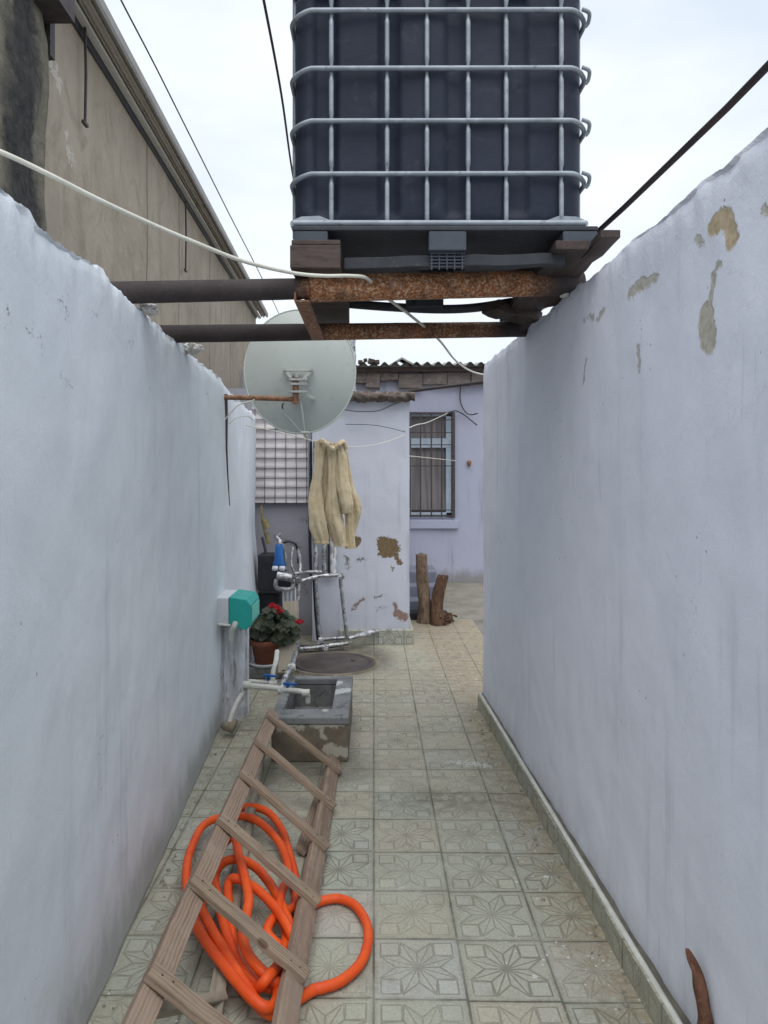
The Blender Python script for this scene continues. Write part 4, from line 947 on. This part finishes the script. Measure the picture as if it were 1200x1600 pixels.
# ================================================================== sink and its pipes
def splash(name, c1, c2, c3, segs, col, amp):
    g = NG(name); n = g.noise(g.pos, 5, 6, 0.65, .3); n2 = g.noise(g.pos, 45, 6, 0.7)
    c = g.mix(g.ramp(n, .36, .62), c1, c2); c = g.mix(g.ramp(g.noise(g.pos, 12, 7, .7), .56, .66), c, c3)
    pm, d = patch_mask(g, segs, amp, 14, .008); c = g.mix(g.M('MULTIPLY', pm, .85), c, col)
    return g.out(c, .8, g.bump(n2, .6, .006), 0, .35)
SF = lambda px, py: P(px, py, 4.27)
m_sinkface = splash('sink face', (0.23,0.195,0.14), (0.155,0.13,0.095), (0.12,0.10,0.075), [(SF(490,1134), SF(535,1130), .02), (SF(503,1130), SF(505,1152), .015), (SF(435,1138), SF(470,1134), .018), (SF(515,1172), SF(540,1176), .035)], (0.47,0.44,0.37), .04)
m_sinkrim = splash('sink rim', (0.15,0.16,0.165), (0.22,0.23,0.235), (0.10,0.10,0.105), [(G0(509,1107,.265), G0(511,1110,.265), .022), (G0(515,1083,.265), G0(538,1078,.265), .05), (G0(520,1070,.265), G0(530,1066,.265), .03)], (0.50,0.52,0.52), .06)
sk = thing('wash_basin', 'low square cement basin with dark rim on the tiles past the ladder', 'basin', (-0.36, 4.7, 0))
sx0, sx1, sy0, sy1, sz = -0.60, -0.150, 4.27, 5.15, 0.265
ix0, ix1, iy0, iy1 = -0.545, -0.255, 4.42, 5.08
b = MB(); b.box2((sx0, sy0, 0), (sx1, sy0+.06, sz-.045)); b.box2((sx1-.06, sy0+.061, 0), (sx1, sy1, sz-.045)); b.box2((sx0, sy1-.06, 0), (sx1-.061, sy1, sz-.045)); b.box2((sx0, sy0+.061, 0), (sx0+.04, sy1-.061, sz-.045))
b.build('body', m_sinkface, sk, bevel=0.006)
b = MB()
b.box2((sx0-.005, sy0-.008, sz-.044), (sx1+.004, iy0, sz)); b.box2((sx0-.005, iy1, sz-.044), (sx1+.004, sy1+.005, sz)); b.box2((ix1, iy0+.001, sz-.044), (sx1+.004, iy1-.001, sz)); b.box2((sx0-.005, iy0+.001, sz-.044), (ix0, iy1-.001, sz))
b.build('rim', m_sinkrim, sk, bevel=0.008)
b = MB(); b.box2((ix0, iy0, 0.05), (ix1, iy1, 0.07)); b.box2((ix0-.012, iy1, .05), (ix1, iy1+.01, sz-.046)); b.box2((ix1, iy0, .05), (ix1+.01, iy1, sz-.046)); b.box2((ix0-.012, iy0, .05), (ix0, iy1, sz-.046))
b.build('bowl', m_cement, sk)
tp = thing('tap_pipework', 'white plastic water pipes with blue valves running from the wall to the basin', 'pipework', (-0.8, 4.9, 0))
def pipe(pts, r, m, parent, name='pipe', sub=5, wob=0):
    b = MB(); b.tube(spline(pts, sub), r, 12, wob=wob); return b.build(name, m, parent)
q = [P(362, 1118, 4.72), P(370, 1098, 4.78), P(385, 1074, 4.9), P(389, 1066, 4.92)]
pipe([P(359, 1128, 4.70), *q], 0.017, m_whitepipe, tp)
pipe([P(385, 1071, 4.82), P(420, 1074, 4.80), P(450, 1078, 4.76), P(480, 1082, 4.72)], 0.019, m_whitepipe, tp, sub=2)
pipe([P(389, 1064, 4.95), P(410, 1066, 4.95), P(428, 1066, 4.95)], 0.014, m_whitepipe, tp)
pipe([P(426, 1070, 4.98), P(427, 1050, 5.02), P(431, 1034, 5.06), P(433, 1018, 5.2)], 0.017, m_whitepipe, tp)
pipe([P(438, 1078, 4.80), P(446, 1058, 4.9), P(455, 1042, 5.1), P(462, 1020, 5.8)], 0.018, m_foil, tp)
for (x_, y_, Y_) in ((386, 1070, 4.86), (427, 1068, 4.95), (440, 1079, 4.78), (478, 1083, 4.72), (456, 1043, 5.1)):
    c = P(x_, y_, Y_); b = MB(); b.tube([c-Vector((.024, 0, 0)), c+Vector((.024, 0, 0))], .026, 12); b.build('fitting', m_whitepipe, tp)
b = MB(); c = P(481, 1086, 4.72); b.tube([c, c-Vector((0, 0, .05))], .017, 10); b.build('spout', m_whitepipe, tp)
for (x_, y_, Y_) in ((452, 1069, 4.76), (421, 1056, 4.95)):
    c = P(x_, y_, Y_); b = MB(); b.bar(c-Vector((.04, 0, -.005)), c+Vector((.05, -.01, 0)), .02, .012); b.tube([c-Vector((.01,0,.03)), c+Vector((-.01,0,.01))], .012, 8); b.build('valve_handle', m_blueplas, tp)
b = MB(); b.tube([P(350, 1133, 4.70), P(362, 1137, 4.66), P(368, 1128, 4.72)], [.03, .035, .02], 10, wob=.4); b.build('mortar_foot', m_cementbr, tp)

# manhole
ml = thing('manhole_cover', 'round dark manhole cover in the damp tiles before the annex', 'manhole cover', (-0.36, 6.5, 0))
mc = (-0.36, 6.52, 0.0)
b = MB(); b.lathe([(0, .016), (.28, .016), (.285, .010), (.33, .010), (.335, .016), (.36, .016), (.365, 0)], mc, 48); b.build('lid', m_lid, ml)
b = MB(); b.lathe([(.372, .0), (.375, .012), (.41, .010), (.415, 0)], mc, 48); b.build('ring', m_cementbr, ml)
b = MB(); b.box((mc[0]+.17, mc[1]+.05, .019), (.035, .05, .006)); b.build('lift_handle', m_darkiron, ml)

# ================================================================== geranium
gp = thing('geranium', 'potted geranium with red flowers and bronze green leaves in the left corner', 'potted plant', P(415, 1035, 6.1))
pc = P(415, 1035, 6.15)
b = MB(); b.box2((pc.x-.20, pc.y-.13, 0.0), (pc.x+.16, pc.y+.2, pc.z-.012)); b.build('stand', m_cement, gp, bevel=0.01)
b = MB(); b.lathe([(0, -.01), (.14, -.01), (.155, .012), (.150, .014), (.13, 0), (0, 0)], pc, 28); b.build('saucer', m_whiteplas, gp)
b = MB(); b.lathe([(0, .002), (.088, .002), (.118, .155), (.130, .158), (.134, .20), (.122, .20), (.115, .17), (0, .165)], pc, 32); b.build('pot', m_terra, gp)
random.seed(21)
b = MB(); fc = P(428, 975, 6.15)
for i in range(420):
    while True:
        d = Vector((random.uniform(-1, 1), random.uniform(-1, 1), random.uniform(-1, 1)))
        if 0.25 < d.length < 1 and mn.noise(d*2.2+Vector((4, 1, 2))) > -0.22: break
    c = fc + Vector((d.x*.215, d.y*.18, d.z*.155 - 0.05*abs(d.x)))
    nrm = (d + Vector((random.uniform(-.6,.6), random.uniform(-.9,.1), random.uniform(0, .9)))).normalized()
    s_ = random.uniform(.020, .040); u_ = nrm.orthogonal().normalized(); w_ = nrm.cross(u_)
    n = 9; vs = [c - nrm*s_*.25] + [c + (u_*math.cos(2*math.pi*k_/n)+w_*math.sin(2*math.pi*k_/n))*s_*(1+.18*math.sin(k_*2.5)) for k_ in range(n)]
    b.add(vs, [(0, 1+k_, 1+(k_+1) % n) for k_ in range(n)])
for i in range(26):
    a = random.uniform(0, 6.28); r = random.uniform(.03, .17)
    e = fc + Vector((math.cos(a)*r, math.sin(a)*r*.8, random.uniform(-.1, .08)))
    b.tube([pc+Vector((math.cos(a)*.04, math.sin(a)*.04, .16)), pc.lerp(e, .6)+Vector((0, 0, .1)), e], .0045, 5)
b.build('foliage', m_leaf, gp)
for (px, py, s_) in ((425, 946, .020), (432, 949, .022), (437, 955, .018), (468, 971, .024)):
    b = MB(); c = P(px, py, 5.98)
    for i in range(26):
        d = Vector((random.gauss(0,1), random.gauss(0,1), random.gauss(0,1))).normalized(); p_ = c + Vector((d.x*s_*1.25, d.y*s_, d.z*s_*.8)); nr = (d+Vector((random.uniform(-.4,.4),)*3)).normalized()
        u_ = nr.orthogonal().normalized(); w_ = nr.cross(u_); q_ = .013
        b.add([p_-nr*.004] + [p_+(u_*math.cos(2*math.pi*k_/6)+w_*math.sin(2*math.pi*k_/6))*q_ for k_ in range(6)], [(0, 1+k_, 1+(k_+1) % 6) for k_ in range(6)])
    f_ = b.build('flower', m_petal, gp)
b = MB(); b.tube(spline([fc+Vector((.1, 0, .05)), P(455, 962, 6.0), P(466, 968, 5.99)], 4), .004, 5); b.tube(spline([fc+Vector((0, 0, .05)), P(436, 965, 6.0), P(431, 955, 5.99)], 4), .004, 5); b.build('stem', m_stemgr, gp)

# ================================================================== pump corner
b = MB(); b.box2((P(411,0,6.9).x-.06, 6.95, P(0, 925, 6.9).z), (P(437,0,6.9).x, 7.2, P(0, 868, 6.9).z))
tag(b.build('control_box', m_black, bevel=0.01), 'black box mounted in the corner behind the blue water filter', 'box')
wf = thing('water_filter', 'blue plastic water filter with round lid beside the black box', 'water filter', P(436, 900, 6.8))
b = MB(); c = P(436, 884, 6.8)
b.lathe([(0, .20), (.028, .20), (.036, .19), (.045, .05), (.056, .03), (.058, 0), (.05, -.01), (0, -.01)], c, 20); b.build('housing', m_blueplas, wf)
for x_ in (430, 441): 
    b = MB(); b.lathe([(0, .02), (.025, .02), (.03, 0), (.025, -.02), (0, -.02)], P(x_, 888, 6.72), 12); b.build('gauge', m_whiteplas, wf)
b = MB(); b.tube(spline([P(438, 852, 6.8), P(437, 845, 6.85), P(432, 838, 6.9), P(440, 835, 6.9)], 4), .02, 10, wob=.3); b.build('top_fitting', m_foil, wf)
pp = thing('pump', 'silver foil wrapped pump body with pipe ends below the blue filter', 'pump', P(445, 920, 6.8))
b = MB(); b.tube([P(433, 899, 6.7), P(456, 903, 6.7)], .036, 14, wob=.25); b.build('barrel', m_foil, pp)
b = MB(); b.tube(spline([P(432, 905, 6.72), P(431, 917, 6.72), P(440, 920, 6.72), P(456, 919, 6.72), P(458, 905, 6.72)], 4), .020, 10, wob=.3); b.build('manifold', m_foil, pp)
b = MB(); b.box2((P(435,0,6.9).x, 6.78, P(0, 918, 6.9).z), (P(462,0,6.9).x, 6.95, P(0, 903, 6.9).z)); b.build('motor', m_black, pp, bevel=.01)
b = MB(); 
for i, px in enumerate((443, 449, 455, 461)):
    a_ = P(px, 918, 6.75); b.tube([a_, Vector((a_.x, a_.y, 0.36))], .011, 8, wob=.2)
tag(b.build('pipe_bundle', m_paintpipe), 'bundle of thin grey pipes dropping behind the geranium from the pump', 'pipes')
b = MB(); b.bar(P(446, 1052, 5.9), P(455, 940, 6.5), .13, .025, (0, 1, 0), 5, .003)
tag(b.build('grey_board', m_woodG, bevel=.003), 'weathered grey board leaning upright to the right of the geranium pot', 'board')
b = MB(); b.tube(spline([P(408, 790, 7.0), P(410, 810, 7.0), P(413, 830, 7.0), P(418, 850, 7.0)], 4), .012, 8); b.tube([P(412, 812, 6.98), P(418, 826, 6.98)], .032, 10, wob=.5); b.tube([P(416, 832, 6.98), P(420, 850, 6.98)], .022, 8, wob=.5)
tag(b.build('brass_tap', grunge('old brass', (0.34,0.27,0.12), (0.20,0.17,0.10), (0.10,0.10,0.09), scale=20, rough=.5, metal=.5)), 'old brass tap on a thin pipe in the corner under the wire mesh', 'tap')
pf = thing('pipework', 'foil wrapped pipe frame standing against the annex wall over the manhole', 'pipework', P(500, 1005, 7.0))
FP = [
 [P(465, 857, 7.2), P(469, 880, 7.2), P(469, 897, 7.15)],
 [P(440, 850, 7.1), P(450, 846, 7.1), P(460, 849, 7.12), P(465, 860, 7.2), P(466, 880, 7.2)],
 [P(462, 896, 7.1), P(485, 894, 7.1), P(503, 894, 7.1)],
 [P(458, 912, 7.0), P(480, 905, 7.05), P(500, 900, 7.1), P(520, 899, 7.1), P(531, 899, 7.1)],
 [P(532, 900, 7.1), P(534, 925, 7.1), P(538, 960, 7.1), P(543, 1000, 7.1)],
 [P(493, 903, 7.12), P(496, 940, 7.12), P(498, 975, 7.12), P(501, 1007, 7.12)],
 [P(466, 912, 6.95), P(464, 960, 6.95), P(463, 1014, 6.95)],
 [P(463, 1014, 6.92), P(490, 1012, 6.95), P(520, 1008, 6.98), P(545, 1005, 7.0)],
 [P(498, 999, 7.1), P(520, 998, 7.1), P(545, 996, 7.1)],
 [P(463, 1014, 6.9), P(458, 1030, 6.4), P(455, 1043, 5.6)]]
for i, pts in enumerate(FP):
    pipe(pts, 0.018 if i not in (1,) else .010, m_foil if i != 1 else m_black, pf, wob=0.35, sub=10)
b = MB(); b.tube(spline([P(545, 998, 7.05), P(560, 993, 7.12), P(575, 989, 7.2), P(590, 986, 7.26)], 6), [.016+.012*math.sin(i/18*3.1) for i in range(19)], 12, wob=.3); b.build('foil_end', m_foil, pf)
for (x_, y_, Y_) in ((533, 901, 7.1), (501, 1004, 7.05), (464, 1012, 6.92), (466, 905, 7.0), (510, 1015, 6.95)):
    c = P(x_, y_, Y_); b = MB(); b.tube([c-Vector((.02, 0, .015)), c+Vector((.02, 0, .015))], .028, 10, wob=.3); b.build('elbow', m_foil, pf)
for i, (px, r, top) in enumerate(((493, .024, 690), (507, .026, 700), (521, .028, 840))):
    b = MB(); y0_, y1_ = top, 897
    b.tube([P(px+(1 if i else -1)*0.8*math.sin(t_), y0_+(y1_-y0_)*t_/20, 7.27) for t_ in range(21)], r, 12, wob=.3)
    tag(b.build('wrapped_pipe', m_foil if i != 2 else m_paintpipe), ('foil wrapped vertical pipe beside the wire mesh, left of three behind the trousers', 'foil wrapped vertical pipe in the middle of three behind the trousers', 'grey vertical pipe, right of three behind the trousers')[i], 'pipe', 'vertical pipes on the annex wall')

for i, (pts, r_) in enumerate((([P(486, 690, 7.5), P(485, 760, 7.5), P(484, 840, 7.5), P(486, 900, 7.45)], .014), ([P(514, 690, 7.30), P(513, 780, 7.30), P(514, 898, 7.28)], .012),
        ([P(441, 850, 7.0), P(446, 870, 7.05), P(447, 895, 7.05)], .013), ([P(458, 855, 7.1), P(455, 880, 7.05), P(462, 900, 7.05)], .010), ([P(490, 905, 7.16), P(492, 950, 7.16), P(496, 1000, 7.14)], .010),
        ([P(470, 1010, 6.95), P(500, 1012, 7.0), P(540, 1006, 7.05)], .016), ([P(410, 840, 7.2), P(416, 870, 7.1), P(412, 900, 7.0)], .014), ([P(455, 1000, 6.9), P(448, 1030, 6.4), P(443, 1050, 5.9)], .016))):
    pipe(pts, r_, m_black if i not in (2, 3) else m_foil, pf, 'conduit', wob=.3)
b = MB(); b.box2((P(404,0,7.3).x, 7.1, .25), (P(441,0,7.3).x, 7.4, P(0, 925, 7.2).z)); tag(b.build('shade_filler', m_black, bevel=.012), 'dark block added to fill the shaded gap behind the geranium below the black box', 'shade_filler')  # black block added to stand in for the shade behind the geranium
# ================================================================== logs
def log(pts, rs_, mat, label, seed):
    b = MB(); cs = spline(pts, 8); n = 18; vs = []
    rr = spline([Vector((r, 0, 0)) for r in rs_], 8)
    for i, c in enumerate(cs):
        for k_ in range(n):
            a = 2*math.pi*k_/n; r = rr[i].x*(1+.22*mn.noise(Vector((math.cos(a)*1.3+seed, math.sin(a)*1.3, i*.10)))+.08*mn.noise(Vector((a*3, i*.6, seed))))
            vs.append(c+Vector((math.cos(a)*r, math.sin(a)*r, .02*mn.noise(Vector((a, seed, 0))) if i in (0, len(cs)-1) else 0)))
    fs = [(i*n+k_, i*n+(k_+1) % n, (i+1)*n+(k_+1) % n, (i+1)*n+k_) for i in range(len(cs)-1) for k_ in range(n)] + [tuple((len(cs)-1)*n+k_ for k_ in range(n))]
    b.add(vs, fs, True); return tag(b.build('log', mat), label, 'log')
L0 = G0(664, 973)
log([L0, P(663, 940, L0.y), P(660, 905, L0.y+.03), P(658, 866, L0.y+.06)], [.090, .074, .066, .062], m_bark, 'tall pale stripped log standing upright by the annex corner', 2)
L1 = G0(684, 976)
log([L1, P(682, 950, L1.y+.05), P(686, 925, L1.y+.08), P(692, 899, L1.y+.1)], [.085, .074, .076, .066], m_bark2, 'short dark log leaning right beside the taller log', 8)
b = MB(); random.seed(9)
for i in range(46):
    c = G0(random.gauss(694, 7), random.uniform(968, 978)); c.z = random.uniform(.01, .09)
    b.box(c, (random.uniform(.03, .09), random.uniform(.02, .05), random.uniform(.01, .03)), Matrix.Rotation(random.uniform(-1, 1), 3, 'Y') @ Matrix.Rotation(random.uniform(-3, 3), 3, 'Z'))
tag(b.build('bark_litter', m_bark2), 'heap of dark bark scraps at the foot of the logs', 'bark scraps', kind='stuff')

# ================================================================== ladder
ld = thing('stepladder', 'brown wooden stepladder lying on its side on the tiles over the orange hose', 'ladder', (-0.4, 2.9, 0))
nrm = Vector((.654, 0, .757)); acr = Vector((.757, 0, -.654))
rungs = [((420,1112,4.15),(528,1208,4.08)), ((402,1162,3.74),(519,1254,3.60)), ((378,1214,3.32),(512,1328,3.18)), ((350,1278,2.86),(503,1408,2.74)), ((302,1372,2.42),(489,1528,2.32)), ((236,1520,1.96),(430,1690,1.90))]
def fit(pts):
    n_ = len(pts); my = sum(p.y for p in pts)/n_; out = []
    for k_ in (0, 2):
        m_ = sum(p[k_] for p in pts)/n_; sl = sum((p.y-my)*(p[k_]-m_) for p in pts)/sum((p.y-my)**2 for p in pts); out.append((m_, sl))
    return lambda Y: Vector((out[0][0]+out[0][1]*(Y-my), Y, out[1][0]+out[1][1]*(Y-my)))
fL, fR = fit([P(*a_) for a_, _ in rungs]), fit([P(*c_) for _, c_ in rungs])
rL0 = fL(4.31)+acr*.030-nrm*.029; rL1 = fL(1.30)+acr*.030-nrm*.029
rR0 = fR(4.26)-acr*.034-nrm*.029; rR1 = fR(1.70)-acr*.022-nrm*.029
for (p0, p1) in ((rL0, rL1), (rR0, rR1)):
    b = MB(); b.bar(p0, p1, .073, .034, nrm, 24, .0016); b.build('rail', m_woodY, ld, bevel=.004)
for (a_, c_) in rungs:
    p0, p1 = P(*a_), P(*c_); p0 = fL(p0.y); p1 = fR(p1.y); dd = (p1-p0).normalized()
    b = MB(); b.bar(p0-dd*.008, p1+dd*.006, .060, .024, nrm, 8, .0016); o = b.build('step', m_woodX, ld, bevel=.003)
    b = MB()
    for (pp_, t_) in ((p0, .025), (p0, .060), (p1, -.030), (p1, -.065)):
        c = pp_+dd*t_+nrm*.0125+Vector((0, random.uniform(-.012, .012), 0)); b.tube([c, c+nrm*.0015], .0035, 8)
    b.build('nail', m_darkiron, o)
b = MB(); b.bar(G0(407, 1178, .05), G0(325, 1640, .05)+Vector((0, 0, 0)), .05, .03, (0, 0, 1), 8, .001); b.build('rear_leg', m_woodG, ld, bevel=.003)
b = MB(); b.bar(P(408, 1172, 4.05)+Vector((0,0,-.03)), rL0+(rL1-rL0)*.05-nrm*.03, .05, .028, (0, 1, 0)); b.build('brace', m_woodG, ld, bevel=.003)
b = MB(); b.bar(G0(345, 1560, .05), rL0+(rL1-rL0)*.80-nrm*.035, .05, .028, (0, 1, 0)); b.build('brace', m_woodG, ld, bevel=.003)
# lower strut seen behind the right rail
b = MB(); b.bar(P(506, 1215, 4.02)+Vector((0, 0, -.03)), G0(470, 1330, .03), .05, .02, nrm); b.build('brace', m_woodY, ld, bevel=.003)

# ================================================================== orange hose
def hc(cx_, cy_, z): return G0(130+cx_/2.4, 1080+cy_/2.4, z)
HP = [(565,470,.03),(590,440,.05),(640,434,.06),(700,460,.05),(750,530,.03),(776,620,.025),(795,700,.025),(796,790,.03),(760,830,.05),(715,850,.06),(690,905,.05),
      (735,960,.03),(756,1030,.025),(722,1110,.025),(650,1092,.03),(596,1040,.05),(552,950,.07),(524,860,.08),(502,760,.09),(494,690,.10),(530,640,.11),(590,632,.11),(655,668,.10),(715,745,.08),(765,850,.06),(788,930,.045),
      (768,1010,.03),(728,1080,.03),(726,1150,.04),(695,1188,.06),(630,1150,.08),(545,1050,.09),(460,940,.09),(412,850,.09),(390,750,.09),(388,660,.09),(405,590,.08),(445,510,.07),(500,478,.06),(570,468,.07),(640,480,.08),(705,530,.06),(752,600,.05),
      (770,690,.07),(745,750,.08),(735,830,.07),(760,900,.025),(745,1000,.05),(690,1075,.10),(645,1120,.05),(600,1095,.025),(572,1020,.03),(560,930,.05),(545,800,.08),(545,720,.10),(575,702,.12),(640,735,.11),(710,800,.09),(770,890,.07),(800,980,.025),
      (780,1060,.025),(735,1095,.05),(670,1050,.08),(620,990,.10),(598,920,.12),(612,840,.13),(620,770,.14),(602,680,.15),(580,600,.15),(566,540,.14),(540,560,.10),(480,640,.04),(450,720,.06),(440,800,.08),(480,890,.09),(540,990,.09),(600,1090,.08),(660,1180,.05),(722,1212,.03),(790,1165,.026),(860,1122,.022),
      (900,1112,.022),(970,1085,.022),(1040,1020,.022),(1068,940,.022),(1062,870,.022),(1020,805,.022),(960,778,.022),(905,784,.022),(868,800,.022),(842,840,.022),(832,900,.022)]
b = MB(); b.tube(spline([hc(*p) for p in HP], 9), 0.0175, 14, wob=0.06)
tag(b.build('garden_hose', m_hose), 'bright orange hose coiled in loops under and beside the ladder', 'hose')

# ================================================================== rusty strip by the right wall and debris
b = MB(); pts = []
for (px, py, w_) in ((1083,1484,.006),(1089,1496,.011),(1097,1516,.013),(1103,1540,.016),(1108,1565,.018),(1112,1600,.020),(1114,1660,.021),(1116,1745,.021)):
    q = RW(px, py); pts.append((q + Vector((-.016, 0, 0)), w_))
cs = spline([p for p, _ in pts], 5); ws = spline([Vector((w_, 0, 0)) for _, w_ in pts], 5)
b.tube(cs, [w.x for w in ws], 14, wob=.6); tag(b.build('rusty_strip', m_stick), 'curved rusty brown strip standing against the foot of the right wall', 'rusty strip')
b = MB(); random.seed(14)
for i in range(130):
    Y = random.uniform(2.0, 5.2); x = ks(Y) - abs(random.gauss(0, .07)) - .006
    if random.random() < .25: x = lwx(Y) + abs(random.gauss(0, .05)) + .01
    s_ = random.uniform(.002, .006) if random.random() < .9 else .010
    b.lathe([(0, s_*.8), (s_*.8, s_*.5), (s_, 0)], (x, Y, .002), 6)
tag(b.build('grit', m_conc), 'grey grit scattered along the foot of the walls', 'grit', kind='stuff')
